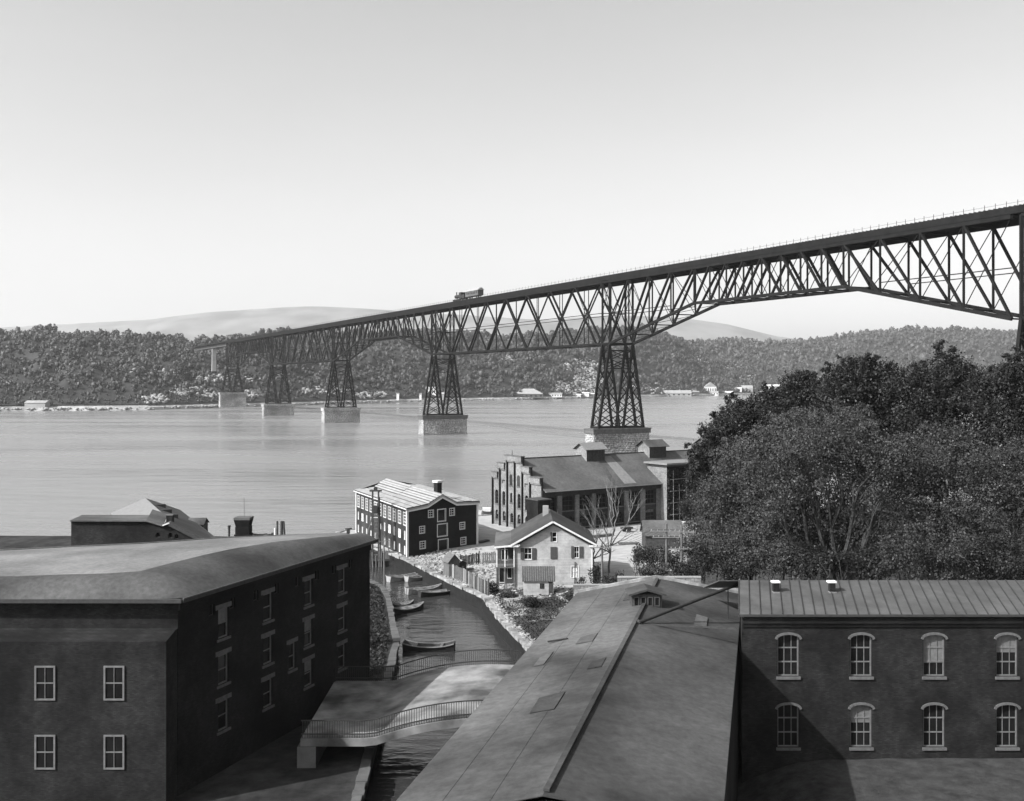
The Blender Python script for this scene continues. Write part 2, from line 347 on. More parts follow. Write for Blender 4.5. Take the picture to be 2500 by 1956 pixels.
def hillgrid(name, pxs, y0, D, crest, zb, nt_=40, seed=0, tail=.5):
    rs = np.random.RandomState(seed); ts = np.concatenate([np.linspace(0, 1, nt_), [1.15, 1+tail]])
    px = np.array(pxs, float); Y0 = y0(px); PY = ip(px, crest); Yc = Y0+D; zc = HC-(PY-HY)/F*Yc
    nz = rs.randn(len(ts), len(px))
    for _ in range(3): nz = (nz+np.roll(nz, 1, 0)+np.roll(nz, -1, 0)+np.roll(nz, 1, 1)+np.roll(nz, -1, 1))/5
    T = ts[:, None]; f = np.where(T <= 1, 1-(1-np.minimum(T, 1))**1.7, 1-.25*(T-1)/tail)
    Y = Y0[None]+D*T; Z = zb+(zc[None]-17-zb)*f+nz*14*np.minimum(1, T*4)*np.clip(3-3*T+1, .0, 1); X = (px[None]-CX)/F*Y
    v = np.stack([X, Y, Z], -1).reshape(-1, 3); nc = len(px); nr = len(ts)
    i = (np.arange(nr-1)[:, None]*nc+np.arange(nc-1)[None]).ravel(); f_ = np.stack([i, i+1, i+nc+1, i+nc], 1)
    o = np_mesh(name, v, f_, M['hill'], kind='structure', smooth=True)
    return o, px, ts, Y, Z
sh = lambda px: ip(px, SH)
o1, gpx, gts, gY, gZ = hillgrid('hillside', np.arange(-900, 3400, 12), lambda p: sh(p)+12, 520, CR1, 5, seed=3)
o2, hpx, hts, hY, hZ = hillgrid('hillside', np.arange(1400, 3400, 14), lambda p: sh(p)+420, 700, CR2, 20, seed=5)
def ground_at(px, t, G):
    gx, gt, Y, Z = G
    ix = np.clip(np.searchsorted(gx, px)-1, 0, len(gx)-2); it = np.clip(np.searchsorted(gt, t)-1, 0, len(gt)-2)
    fx = (px-gx[ix])/(gx[ix+1]-gx[ix]); ft = (t-gt[it])/(gt[it+1]-gt[it])
    def bi(A): return (A[it, ix]*(1-fx)+A[it, ix+1]*fx)*(1-ft)+(A[it+1, ix]*(1-fx)+A[it+1, ix+1]*fx)*ft
    y = bi(Y); return (px-CX)/F*y, y, bi(Z)
G1 = (gpx, gts, gY, gZ); G2 = (hpx, hts, hY, hZ)
# pale rock patches (px, py, rx, ry, strength) as the slope is seen; they are clearings in the wood
ROCK = [(1238, 876, 13, 12, .9), (1418, 893, 40, 15, .75), (1438, 925, 34, 28, .9), (1410, 948, 55, 16, .8), (1366, 940, 9, 12, .8), (455, 955, 42, 11, .55), (380, 975, 30, 10, .6), (505, 963, 25, 9, .6),
        (395, 908, 70, 8, .2), (560, 925, 75, 8, .25), (620, 962, 30, 8, .5), (790, 955, 60, 9, .35), (905, 965, 40, 8, .5), (1680, 868, 38, 6, .4), (1700, 880, 25, 4, .5), (1790, 896, 28, 8, .6), (1815, 922, 20, 7, .6), (1760, 885, 60, 5, .25), (1590, 945, 60, 8, .25), (1640, 958, 70, 6, .3), (1710, 925, 40, 6, .2)]
def rockiness(px, py):
    r = np.zeros_like(px)
    for x, y, a, b, s in ROCK: r = np.maximum(r, s*np.clip(1.6-1.3*(((px-x)/a)**2+((py-y)/b)**2), 0, 1))
    return r
def forest(G, n, tmax, seed, smin=2.6, smax=5.2, pr=(-700, 3200)):
    rs = np.random.RandomState(seed); px = rs.uniform(pr[0], pr[1], n); t = rs.rand(n)**1.15*tmax
    x, y, z = ground_at(px, t, G); py = HY+(HC-z)/y*F
    keep = rs.rand(n) > rockiness(px, py)*1.1; x, y, z, t = x[keep], y[keep], z[keep], t[keep]; n = len(x)
    r = rs.uniform(smin, smax, n)*np.where(t < .06, .7, 1)*np.exp(rs.randn(n)*.15)*np.clip(y/1500, .55, 1.1)
    hh = r*rs.uniform(.9, 1.7, n); c = np.stack([x, y, z+hh*.8], 1); rr = np.stack([r*.8, r*.8, hh*.85], 1)
    v, f = blobs(c, rr, .2)
    K = 24; d = rs.randn(n, K, 3); d /= np.linalg.norm(d, axis=2)[..., None]; d[..., 2] = np.abs(d[..., 2])*1.1-.25
    p = (c[:, None]+d*rr[:, None]*rs.uniform(.85, 1.45, (n, K, 1))).reshape(-1, 3); m = len(p)
    a = rs.randn(m, 3); a /= np.linalg.norm(a, axis=1)[:, None]; b = rs.randn(m, 3); b -= (a*b).sum(1)[:, None]*a; b /= np.linalg.norm(b, axis=1)[:, None]
    s = (np.repeat(r, K)*rs.uniform(.2, .5, m))[:, None]
    q = np.stack([p-a*s, p+b*s*.8, p+a*s, p-b*s*.8], 1).reshape(-1, 3); i = 4*np.arange(m)[:, None]+len(v)
    return np.concatenate([v, q]), np.concatenate([f, i+np.array([[0, 1, 2]]), i+np.array([[0, 2, 3]])])
v, f = forest(G1, 13600, 1.12, 21, 1.7, 3.9, (-350, 2800)); tag(np_mesh('forest', v, f, M['forest']), 'dense broadleaf wood covering the far river bank', 'forest', kind='stuff')
v, f = forest(G2, 3900, 1.1, 22, 3.2, 6.5, (1500, 2900)); tag(np_mesh('forest', v, f, M['forest']), 'paler wood on the farther ridge at the right', 'forest', kind='stuff')
# a few emergent crowns on the right-hand skyline
def find_t(px, py, G):
    ts = np.linspace(0, 1.0, 160); x, y, z = ground_at(np.full(160, px), ts, G); pp = HY+(HC-z)/y*F
    k = np.argmin(np.abs(pp-py)); return V(x[k], y[k], z[k])
C = []; RR = []
for x, y, a, b, s in ROCK:
    for k in range(int(a*b*s*.5)+6):
        th = R.random()*6.28; q = math.sqrt(R.random())*1.1; p = find_t(x+math.cos(th)*a*q, y+math.sin(th)*b*q, G1)
        r = R.uniform(.5, 2.1); C.append((p.x, p.y, p.z+r*.3)); RR.append((r*R.uniform(1, 1.8), r, r*R.uniform(.6, 1.2)))
v, f = blobs(np.array(C), np.array(RR), .25); tag(np_mesh('rock_outcrop', v, f, M['rock']), 'pale limestone boulders bare on the wooded bank', 'rocks', kind='stuff')
# distant mountains
MT = [(-1500, 840), (-600, 815), (0, 800), (361, 781), (400, 776), (500, 763), (600, 757), (700, 750), (770, 748), (860, 752), (930, 757), (1050, 765), (1147, 770), (1257, 778), (1330, 782), (1400, 776), (1500, 771), (1617, 774), (1681, 779), (1705, 782), (1773, 791), (1841, 808), (1908, 824), (2100, 845), (2600, 850), (4000, 850)]
px = np.arange(-1500, 4001, 25).astype(float); Yc = 9500.; rows = []
for k, (dy, h) in enumerate(((0, 0.0), (500, .25), (1000, .55), (1500, .85), (1900, 1.), (2400, .9), (4000, .2))):
    Y = Yc-1900+dy; pc = ip(px, MT); zc = HC-(pc-HY)/F*Yc
    zz = zc*h+NR.randn(len(px))*(5 if 0 < h < 1 else 1); rows.append(np.stack([(px-CX)/F*Yc*(Y/Yc)**.5, np.full(len(px), Y), zz], 1))
v = np.concatenate(rows); nc = len(px); i = (np.arange(6)[:, None]*nc+np.arange(nc-1)[None]).ravel()
tag(np_mesh('distant_hills', v, np.stack([i, i+1, i+nc+1, i+nc], 1), M['mountain'], smooth=True), kind='structure')
fl = MB(); fl.face([(-12000, 3300, -1), (12000, 3300, -1), (12000, 13300, -1), (-12000, 13300, -1)]); tag(fl.build('far_ground', M['hill']), kind='structure')
# far bank: railway embankment along the water
eb = MB(); pts = [(float(p), float(sh(p))) for p in range(-900, 3400, 30)]
for (a, ya), (b, yb) in zip(pts, pts[1:]):
    prof = [(-1, -1), (3, 2.6), (9, 3.0), (17, 5.5)]
    for (d0, z0), (d1, z1) in zip(prof, prof[1:]):
        eb.face([((a-CX)/F*(ya+d0), ya+d0, z0), ((b-CX)/F*(yb+d0), yb+d0, z0), ((b-CX)/F*(yb+d1), yb+d1, z1), ((a-CX)/F*(ya+d1), ya+d1, z1)])
M['ballast'] = mat('ballast', .15, .34, .25, .95, .1, big=(.02, .5)); tag(eb.build('embankment', M['ballast']), kind='structure')
C = []; RR = []
for k in range(1500):
    p = R.uniform(-600, 3000); y = float(sh(p))+R.uniform(-.5, 5); r = R.uniform(.5, 1.5); C.append(((p-CX)/F*y, y, R.uniform(.2, 2.5))); RR.append((r*1.4, r, r*.8))
v, f = blobs(np.array(C), np.array(RR), .25); tag(np_mesh('riprap', v, f, M['rock']), 'pale riprap stones at the foot of the far railway bank', 'rocks', kind='stuff')
# ------------------------------------------------------------------ far bank buildings
def far_house(x0, x1, yb, ye, yr, label, wall='far_white', roof='far_grey', hip=0., dep=10., name='house', cat='house', Yo=6, wins=0, gable=False, ch=False, zb=2.8):
    """box with pitched roof; ye eave row, yr ridge row"""
    xm = (x0+x1)/2; Y = float(sh(xm))+Yo
    A = P(x0, yb, Y); B = P(x1, yb, Y); ze = P(0, ye, Y).z; zr = P(0, yr, Y).z; z0 = min(zb, A.z)
    t = thing(name, label, cat, (A.x, Y, z0)); mb = MB(); mb.hexa([(A.x, Y, z0), (B.x, Y, z0), (B.x, Y+dep, z0), (A.x, Y+dep, z0)], [(A.x, Y, ze), (B.x, Y, ze), (B.x, Y+dep, ze), (A.x, Y+dep, ze)])
    w_ = mb.build('wall', M[wall], t); r = MB(); e = .5
    if gable:
        m_ = (A.x+B.x)/2
        r.hexa([(A.x-e, Y-e, ze), (B.x+e, Y-e, ze), (B.x+e, Y+dep, ze), (A.x-e, Y+dep, ze)], [(m_-.1, Y-e, zr), (m_+.1, Y-e, zr), (m_+.1, Y+dep, zr), (m_-.1, Y+dep, zr)])
    else:
        hx = (B.x-A.x)*hip
        r.hexa([(A.x-e, Y-e, ze), (B.x+e, Y-e, ze), (B.x+e, Y+dep+e, ze), (A.x-e, Y+dep+e, ze)], [(A.x-e*(hip == 0)+hx, Y+dep/2-.1, zr), (B.x+e*(hip == 0)-hx, Y+dep/2-.1, zr), (B.x+e*(hip == 0)-hx, Y+dep/2+.1, zr), (A.x-e*(hip == 0)+hx, Y+dep/2+.1, zr)])
    r.build('roof', M[roof], t)
    for k in range(wins):
        x = A.x+(B.x-A.x)*(k+.5)/wins; q = MB(); q.box((x, Y-.06, z0+(ze-z0)*.35), (B.x-A.x)/wins*.4, .1, (ze-z0)*.4); q.build('window', M['glass'], t)
    if ch: q = MB(); q.box((A.x+(B.x-A.x)*.3, Y+dep/2, ze), 1., 1., zr-ze+1.5); q.build('chimney', M['brick_mid'], t)
    return t
far_house(1256, 1326, 972, 962, 949, 'long boathouse with a broad hipped grey roof on the far bank', 'far_dark', 'far_grey', hip=.32, dep=22, name='boathouse', cat='boathouse', wins=6)
far_house(1272, 1290, 962, 953, 951, 'white clerestory shed rising behind the hipped boathouse', 'far_white', 'far_white', dep=6, name='shed', cat='shed', Yo=24, zb=5)
far_house(1333, 1372, 970, 962, 959, 'low white boat club with many windows right of the boathouse', 'far_white', 'far_grey', name='boathouse', cat='boathouse', wins=6)
far_house(1404, 1418, 970, 964, 962, 'tiny white shed left of the boxcar shaped shed', 'far_white', 'far_white', name='shed', cat='shed', dep=5)
far_house(1421, 1438, 969, 960, 958, 'white flat boxcar shaped shed on the far bank', 'far_white', 'far_white', name='shed', cat='shed', dep=5)
far_house(1442, 1457, 972, 962, 960, 'small grey open shed just left of the nearest bridge pier', 'far_grey', 'far_white', name='shed', cat='shed', dep=5)
far_house(1076, 1084, 974, 962, 958, 'narrow pale hut on the far bank behind the second pier', 'far_grey', 'far_grey', name='hut', cat='hut', dep=5)
far_house(1040, 1064, 966, 950, 944, 'white two storey house among trees behind the second pier', 'far_white', 'far_grey', name='house', dep=8, Yo=26, wins=4, zb=8)
far_house(968, 974, 976, 961, 960, 'thin white signal hut left of the second pier', 'far_white', 'far_grey', name='hut', cat='hut', dep=4)
far_house(1024, 1029, 974, 963, 961, 'small white post hut beside the second pier', 'far_white', 'far_grey', name='hut', cat='hut', dep=3)
far_house(1578, 1688, 968, 960, 953, 'long low grey freight shed by the water right of the nearest pier', 'far_grey', 'far_grey', name='freight_shed', cat='shed', dep=14, wins=9)
far_house(1686, 1700, 964, 953, 949, 'small house with a white gable above the freight shed', 'far_white', 'far_dark', name='house', Yo=24, dep=8, wins=2, zb=6)
far_house(1687, 1707, 967, 957, 955, 'dark boxy shed at the right end of the freight shed', 'far_dark', 'far_grey', name='shed', cat='shed', Yo=-1, dep=6)
far_house(1721, 1749, 960, 944, 934, 'big white house with many windows and a chimney above the far landing', 'far_white', 'far_grey', gable=True, name='house', Yo=18, dep=14, wins=5, ch=True, zb=4)
far_house(1728, 1754, 966, 958, 955, 'white waterside veranda below the big white house', 'far_white', 'far_grey', name='pavilion', cat='pavilion', Yo=5, dep=6, wins=4)
far_house(1762, 1790, 965, 959, 955, 'low pale shed with small roof on the landing', 'far_grey', 'far_white', name='shed', cat='shed', dep=8, wins=4)
far_house(1796, 1811, 957, 948, 946, 'white cube shaped cottage with one window', 'far_white', 'far_white', name='cottage', cat='cottage', Yo=20, dep=8, wins=1, zb=5)
far_house(1811, 1838, 957, 949, 941, 'grey barn attached right of the white cottage', 'far_grey', 'far_grey', name='barn', cat='barn', Yo=22, dep=12, zb=5)
far_house(1864, 1905, 957, 943, 939, 'long white hotel like building half behind the tree tops', 'far_white', 'far_white', name='house', Yo=20, dep=14, wins=6, zb=5, ch=True)
far_house(1848, 1872, 962, 957, 955, 'pale low shed in front of the long white building', 'far_white', 'far_grey', name='shed', cat='shed', dep=6)
far_house(60, 110, 997, 984, 978, 'grey waterside barn at the far left of the opposite bank', 'far_grey', 'far_grey', name='barn', cat='barn', dep=12)
# ================================================================== THE BRIDGE
FT = .3048; AX, AY = 124.4, 1227.
def B3(s, n, z): return V((AX-.4509*s+.8926*n)*FT, (AY+.8926*s+.4509*n)*FT, z*FT)
bridge = thing('railway_bridge', 'long dark steel cantilever railway bridge on five stone piers crossing the river', 'bridge', B3(0, 0, 0))
ZB, ZM, ZT, ZD = 130., 166., 202.5, 210.5
def beamf(mb, a, b, wf, hf=None): mb.beam(B3(*a), B3(*b), wf*FT, (hf or wf)*FT)
def member(name, a, b, wf, parent, m='steel', hf=None): q = MB(); beamf(q, a, b, wf, hf); return q.build(name, M[m], parent)
# deck with stringers and ties, split at the towers
def deck(s0, s1):
    q = MB(); 
    for n0, n1, z0, z1 in ((-17.5, 17.5, 207.2, 209.3), (-17.6, -15.2, 204.1, 207.19), (15.2, 17.6, 204.1, 207.19), (-5, -3.5, 204.1, 207.19), (3.5, 5, 204.1, 207.19)):
        q.hexa([tuple(B3(s, n, z0)) for s, n in ((s0, n0), (s0, n1), (s1, n1), (s1, n0))][::-1], [tuple(B3(s, n, z1)) for s, n in ((s0, n0), (s0, n1), (s1, n1), (s1, n0))][::-1])
    d = q.build('deck', M['steel'], bridge)
    q = MB(); s = s0+1
    while s < s1: q.hexa([tuple(B3(a, n, 209.31)) for a, n in ((s, -16), (s, 16), (s+1, 16), (s+1, -16))][::-1], [tuple(B3(a, n, 210.1)) for a, n in ((s, -16), (s, 16), (s+1, 16), (s+1, -16))][::-1]); s += 4.2
    q.build('sleeper', M['boards_dark'], d, kind='stuff')
    q = MB()
    for n in (-9, -4.3, 4.3, 9): beamf(q, (s0, n, 210.4), (s1, n, 210.4), .35, .5)
    q.build('rail', M['steel'], d, kind='stuff')
    q = MB(); s = s0+2
    while s < s1:
        for n in (-17.2, 17.2): beamf(q, (s, n, 209.3), (s, n, 213.4), .28)
        s += 9.1
    for n in (-17.2, 17.2): beamf(q, (s0, n, 211.8), (s1, n, 211.8), .14); 
    q.build('railing', M['steel'], d, kind='stuff')
for a, b in ((-900, -548), (-548, 0), (0, 525), (525, 1071), (1071, 1596), (1596, 2144), (2144, 2740)): deck(a, b)
def span(s0, s1, kind):
    """kind 'flat' = parallel chords; 'arch' = cantilever arms with raised suspended middle"""
    q = MB(); L = s1-s0
    if kind == 'flat': nodes = [s0+L*k/8 for k in range(9)]; zb = lambda s: ZB
    else:
        arm = 162.; nodes = [s0+arm*k/4 for k in range(4)]+[s0+arm+(L-2*arm)*k/8 for k in range(8)]+[s1-arm+arm*k/4 for k in range(5)]
        zb = lambda s: ZB+(ZM-ZB)*min(1, min(s-s0, s1-s)/arm)
    for n in (-16, 16):
        beamf(q, (s0, n, ZT), (s1, n, ZT), 2.6, 3.2)
        for a, b in zip(nodes, nodes[1:]): beamf(q, (a, n, zb(a)), (b, n, zb(b)), 2.2, 2.8 if kind == 'arch' else 2.4)
    for s in nodes: beamf(q, (s, -16, zb(s)), (s, 16, zb(s)), 1.1); beamf(q, (s, -16, ZT), (s, 16, ZT), 1.2, 2.6)
    sp = q.build('truss_span', M['steel'], bridge)
    q = MB()
    for a, b in zip(nodes, nodes[1:]): beamf(q, (a, -16, zb(a)), (b, 16, zb(b)), .5); beamf(q, (a, 16, zb(a)), (b, -16, zb(b)), .5)
    q.build('wind_bracing', M['steel'], sp)
    mid = (s0+s1)/2
    for n in (-16, 16):
        for a, b in zip(nodes, nodes[1:]):
            m_ = (a+b)/2; left = m_ > mid; w1, w2 = ((2.3, 1.3) if kind == 'flat' else (2.3, .55))
            big, small = ((a, b) if left else (b, a))
            # heavy diagonals fall away from the middle of a flat span, towards it in the arms
            if kind == 'flat': member('diagonal', (big, n, ZT), (small, n, zb(small)), w1, sp, hf=1.6); member('diagonal', (small, n, ZT), (big, n, zb(big)), w2, sp, hf=1.4)
            else: member('diagonal', (small, n, zb(small)), (big, n, ZT), w1, sp, hf=1.6); member('diagonal', (big, n, zb(big)), (small, n, ZT), w2, sp, hf=.5)
            if kind == 'flat': member('vertical_post', (m_, n, ZB), (m_, n, ZT), 1.0, sp)
        if kind == 'flat': member('strut', (s0, n, ZM), (s1, n, ZM), .7, sp)
        else:
            for s in nodes[1:-1]: member('vertical_post', (s, n, zb(s)), (s, n, ZT), 1.5, sp)
            member('strut', (s0, n, ZM), (s0+162*.75, n, ZM), .7, sp); member('strut', (s1-162*.75, n, ZM), (s1, n, ZM), .7, sp)
    # light lattice hangers between the two trusses
    q = MB()
    for k in range(1, len(nodes)-1, 2) if kind == 'flat' else ():
        s = nodes[k]; beamf(q, (s, -16, ZT), (s, 16, zb(s)), .45); beamf(q, (s, 16, ZT), (s, -16, zb(s)), .45)
    if kind == 'flat': q.build('sway_bracing', M['steel'], sp, kind='stuff')
HW = 7.8
def tower(s0, zp, detail=True, zground=None, pier=True):
    q = MB()
    for s in (s0-HW, s0+HW): beamf(q, (s, -31.9, zp+1.2), (s, 31.9, zp+1.2), 1.8)
    for n in (-31, 31): beamf(q, (s0-HW, n, zp+1.21), (s0+HW, n, zp+1.21), 1.7)
    tw = q.build('steel_tower', M['steel'], bridge)
    for s in (s0-HW, s0+HW):
        for n, z, a, b in ((16, ZB, 1.6, 2.2), (16, ZB-8, 1.1, 1.1), (16, ZM, .9, .9), (13, ZB-29, .9, .9)): member('strut', (s, -n, z), (s, n, z), a, tw, hf=b)
    for n in (-16, 16):
        for z in (ZB, ZT): member('strut', (s0-HW, n, z), (s0+HW, n, z), 2., tw, hf=2.4)
    for s in (s0-HW, s0+HW):
        for sg in (-1, 1):
            member('leg', (s, sg*16, ZB), (s, sg*31, zp), 2.6, tw); member('leg', (s, sg*16, ZB), (s, sg*2.6, zp), 2.3, tw)
            member('tower_post', (s, sg*16, ZB), (s, sg*16, ZT), 2.4, tw)
    H = ZB-zp
    def leg(s, sg, outer, k): b = 31 if outer else 2.6; return (s, sg*(16+(b-16)*k), ZB-H*k)
    ks = [0.08, .30, .50, .68, .84, .985]; joint = MB()
    def br(a, b, w_):
        if detail: member('brace', a, b, w_, tw)
        else: beamf(joint, a, b, w_)
    for s in (s0-HW, s0+HW):
        for sg in (-1, 1):
            for a, b in zip(ks, ks[1:]):
                br(leg(s, sg, 1, a), leg(s, sg, 0, b), .95); br(leg(s, sg, 0, a), leg(s, sg, 1, b), .95)
        for z0, z1 in ((ZB-8, ZB-18.5), (ZB-18.5, ZB-29)):
            w0 = 14.5; beamf(joint, (s, -w0, z0), (s, w0, z1), .8); beamf(joint, (s, w0, z0), (s, -w0, z1), .8)
        beamf(joint, (s, -16, ZB), (s, 16, ZT), .9); beamf(joint, (s, 16, ZB), (s, -16, ZT), .9)
    k2 = [0, .14, .28, .42, .56, .7, .84, .985]
    for sg in (-1, 1):
        for outer in (1, 0):
            for i, (a, b) in enumerate(zip(k2, k2[1:])):
                beamf(joint, leg(s0-HW, sg, outer, a), leg(s0+HW, sg, outer, b), .55); beamf(joint, leg(s0+HW, sg, outer, a), leg(s0-HW, sg, outer, b), .55)
    for n in (-16, 16):
        for z0, z1 in ((ZB, ZM), (ZM, ZT)): beamf(joint, (s0-HW, n, z0), (s0+HW, n, z1), .6); beamf(joint, (s0+HW, n, z0), (s0-HW, n, z1), .6)
    joint.build('lacing', M['steel'], tw, kind='stuff')
    if not pier: return
    # masonry pier: mortar core, projecting coping, real stone blocks
    zg = -4 if zground is None else zground; zc = zp-6.
    def ring(z, g=0.):
        k = (zp-z)*.02+g; return [tuple(B3(s0+a, n, z)) for a, n in ((-9-k, -38-k), (9+k, -38-k), (9+k, 38+k), (-9-k, 38+k))][::-1]
    q = MB(); q.hexa(ring(zg), ring(zc)); body = q.build('stone_pier', M['mortar'], bridge)
    q = MB(); q.hexa(ring(zc, 1.6), ring(zp-1.4, 1.6)); q.hexa(ring(zp-1.39, 2.2), ring(zp-.01, 2.2)); q.build('coping', M['stone_dark'] if detail or s0 < 600 else M['stone'], body)
    q = MB(); rs = random.Random(int(s0)); nr = max(6, int((zc-max(zg, -2))/2.1)); hz = (zc-max(zg, -2))/nr
    for r_ in range(nr):
        z0 = max(zg, -2)+r_*hz; k = (zp-z0)*.02
        for (p0, p1, nx) in (((-9-k, -38-k), (-9-k, 38+k), (-1, 0)), ((9+k, -38-k), (9+k, 38+k), (1, 0)), ((-9-k, -38-k), (9+k, -38-k), (0, -1)), ((-9-k, 38+k), (9+k, 38+k), (0, 1))):
            L = math.hypot(p1[0]-p0[0], p1[1]-p0[1]); u = -rs.uniform(0, 3); 
            while u < L:
                w_ = rs.uniform(3.2, 5.6); a = max(0, u)+.12; b = min(L, u+w_)-.12; u += w_
                if b-a < .4: continue
                o_ = rs.uniform(.25, .75)
                def pt(t, z, off): 
                    x = p0[0]+(p1[0]-p0[0])*t/L+nx[0]*off; y = p0[1]+(p1[1]-p0[1])*t/L+nx[1]*off; return tuple(B3(s0+x, y, z))
                za, zb_ = z0+.12, z0+hz-.12; e = .25
                F0 = [pt(a, za, 0), pt(b, za, 0), pt(b, zb_, 0), pt(a, zb_, 0)]; F1 = [pt(a+e, za+e, o_), pt(b-e, za+e, o_*rs.uniform(.6, 1)), pt(b-e, zb_-e, o_), pt(a+e, zb_-e, o_*rs.uniform(.6, 1))]
                q.face(F1)
                for i in range(4): j = (i+1) % 4; q.face([F0[i], F0[j], F1[j], F1[i]])
    q.build('stone', M['stone'], body, kind='stuff')
for i, (s, zp, zg) in enumerate(((0, 31, None), (525, 31, None), (1071, 31, None), (1596, 29, None), (2144, 53, 8))): tower(s, zp, detail=i < 2, zground=zg)
tower(-556, 40, False, 5)
span(HW, 525-HW, 'flat'); span(1071+HW, 1596-HW, 'flat')
for a, b in ((-548, 0), (525, 1071), (1596, 2144)): span(a+HW, b-HW, 'arch')
# approach girders at both ends
q = MB()
for n in (-8, 8): beamf(q, (2144+HW, n, 199), (2740, n, 199), 2.5, 9)
q.build('plate_girder', M['steel_light'], bridge)
q = MB(); q.hexa([tuple(B3(s, n, 120)) for s, n in ((2425, -7), (2425, 7), (2435, 7), (2435, -7))][::-1], [tuple(B3(s, n, 194)) for s, n in ((2426, -6), (2426, 6), (2434, 6), (2434, -6))][::-1]); q.build('masonry_pier', M['far_grey'], bridge)
q = MB()
for n in (-16, 16): beamf(q, (-900, n, 190), (-556-HW, n, 190), 2, 3); beamf(q, (-900, n, ZT), (-556-HW, n, ZT), 2.4, 3)
q.build('approach_girder', M['steel'], bridge)
# train near the second tower
def along(mb, s0, s1, n0, n1, z0, z1): mb.hexa([tuple(B3(s, n, z0)) for s, n in ((s0, n0), (s0, n1), (s1, n1), (s1, n0))][::-1], [tuple(B3(s, n, z1)) for s, n in ((s0, n0), (s0, n1), (s1, n1), (s1, n0))][::-1])
ZR = 210.66
def wheels(par, ss, r, n0):
    for s in ss:
        for n in (n0-2.35, n0+2.35): q = MB(); q.tube([B3(s, n-.25, ZR+r), B3(s, n+.25, ZR+r)], r*FT, 12); q.build('wheel', M['iron'], par)
nt0 = -6.65; s0 = 366
coach = thing('rail_coach', 'dark passenger coach with rounded clerestory roof behind the locomotive on the bridge', 'train car', B3(s0, nt0, ZR))
q = MB(); along(q, s0, s0+46, nt0-4.6, nt0+4.6, ZR+3.6, ZR+11.5); q.build('body', M['far_dark'], coach)
q = MB(); pr = [(-5.1, 11.5), (-4.4, 12.7), (-2.6, 13.4), (-2.4, 14.6), (0, 15.1), (2.4, 14.6), (2.6, 13.4), (4.4, 12.7), (5.1, 11.5)]
q.hexa([tuple(B3(s0-1.5, nt0+a, ZR+b)) for a, b in pr], [tuple(B3(s0+47.5, nt0+a, ZR+b)) for a, b in pr]); q.build('roof', M['far_grey'], coach)
for k in range(7): q = MB(); along(q, s0+4+k*5.6, s0+7+k*5.6, nt0-4.72, nt0-4.62, ZR+6.6, ZR+9.8); q.build('window', M['glass'], coach)
wheels(coach, (s0+5, s0+11, s0+35, s0+41), 1.5, nt0)
q = MB(); along(q, s0+1, s0+45, nt0-3, nt0+3, ZR+3.0, ZR+3.58); q.build('underframe', M['iron'], coach)
s1 = s0+50
loco = thing('steam_locomotive', 'small black steam locomotive with round boiler heading left on the bridge deck', 'locomotive', B3(s1, nt0, ZR))
q = MB(); along(q, s1+12, s1+20, nt0-4.5, nt0+4.5, ZR+3.6, ZR+12); along(q, s1+11.2, s1+21, nt0-4.9, nt0+4.9, ZR+12.01, ZR+12.6); q.build('cab', M['iron'], loco)
q = MB(); q.tube([B3(s1+20, nt0, ZR+7.4), B3(s1+41, nt0, ZR+7.4)], 2.9*FT, 14); q.build('boiler', M['iron'], loco)
q = MB(); q.tube([B3(s1+38.5, nt0, ZR+9.5), B3(s1+38.5, nt0, ZR+13.5), B3(s1+38.5, nt0, ZR+14.4)], [.8*FT, .9*FT, 1.3*FT], 10); q.build('smokestack', M['iron'], loco)
q = MB(); q.tube([B3(s1+28, nt0, ZR+9.8), B3(s1+28, nt0, ZR+11.6)], 1.3*FT, 10); q.build('steam_dome', M['iron'], loco)
q = MB(); along(q, s1+.5, s1+11, nt0-4.3, nt0+4.3, ZR+3.4, ZR+8.6); q.build('tender', M['iron'], loco)
q = MB(); along(q, s1, s1+44, nt0-2.4, nt0+2.4, ZR+2.4, ZR+3.39); q.build('frame', M['iron'], loco)
q = MB(); q.hexa([tuple(B3(s, n, ZR+.4)) for s, n in ((s1+44, nt0-4), (s1+44, nt0+4), (s1+48, nt0+.5), (s1+48, nt0-.5))][::-1], [tuple(B3(s, n, ZR+3)) for s, n in ((s1+44, nt0-4), (s1+44, nt0+4), (s1+44.6, nt0+.5), (s1+44.6, nt0-.5))][::-1]); q.build('cowcatcher', M['iron'], loco)
wheels(loco, (s1+3, s1+8, s1+22, s1+29), 2.0, nt0); wheels(loco, (s1+36, s1+41), 1.3, nt0)
# ================================================================== NEAR BANKS
XL = [(20, 12), (70, 8.5), (95.2, 2.06), (107, -.7), (119, -2.85), (123.9, -5.3), (132.6, -9.4), (144.3, -14.5), (151.6, -18.6), (160, -23.5), (169, -28), (172, -27), (180, -14), (190, -6), (200, 6), (212, 60), (230, 220), (260, 600)]
def bank_x(y): return float(ip(y, XL))
def gz(x, y):
    e = x-bank_x(y); z = 1.55+.5*smooth(e/12)
    z += 9.0*smooth((x-17)/26)*smooth((158-y)/60)*smooth((y-60)/14)
    z += 2.2*smooth((90-y)/30)*smooth(e/8)
    if y > 196: z = 1.3
    return z
def bare(x, y):
    b = 0.
    if y > 106: b = 1.
    if 118 < y < 131 and x < bank_x(y)+9 and y < 124: b = .35
    if y > 106 and x > 16+(y-120)*.35: b *= .1 if y < 150 or x > 26+(y-165)*.9 else .7
    if y < 118 and x > 9: b = min(b, .25)
    if y < 121 and -1.5 < x < 6: b = min(b, .45)
    return b
ys = list(np.arange(20, 212, 1.6))+[220, 230, 260]; NC = 110; vs = []; ba = []
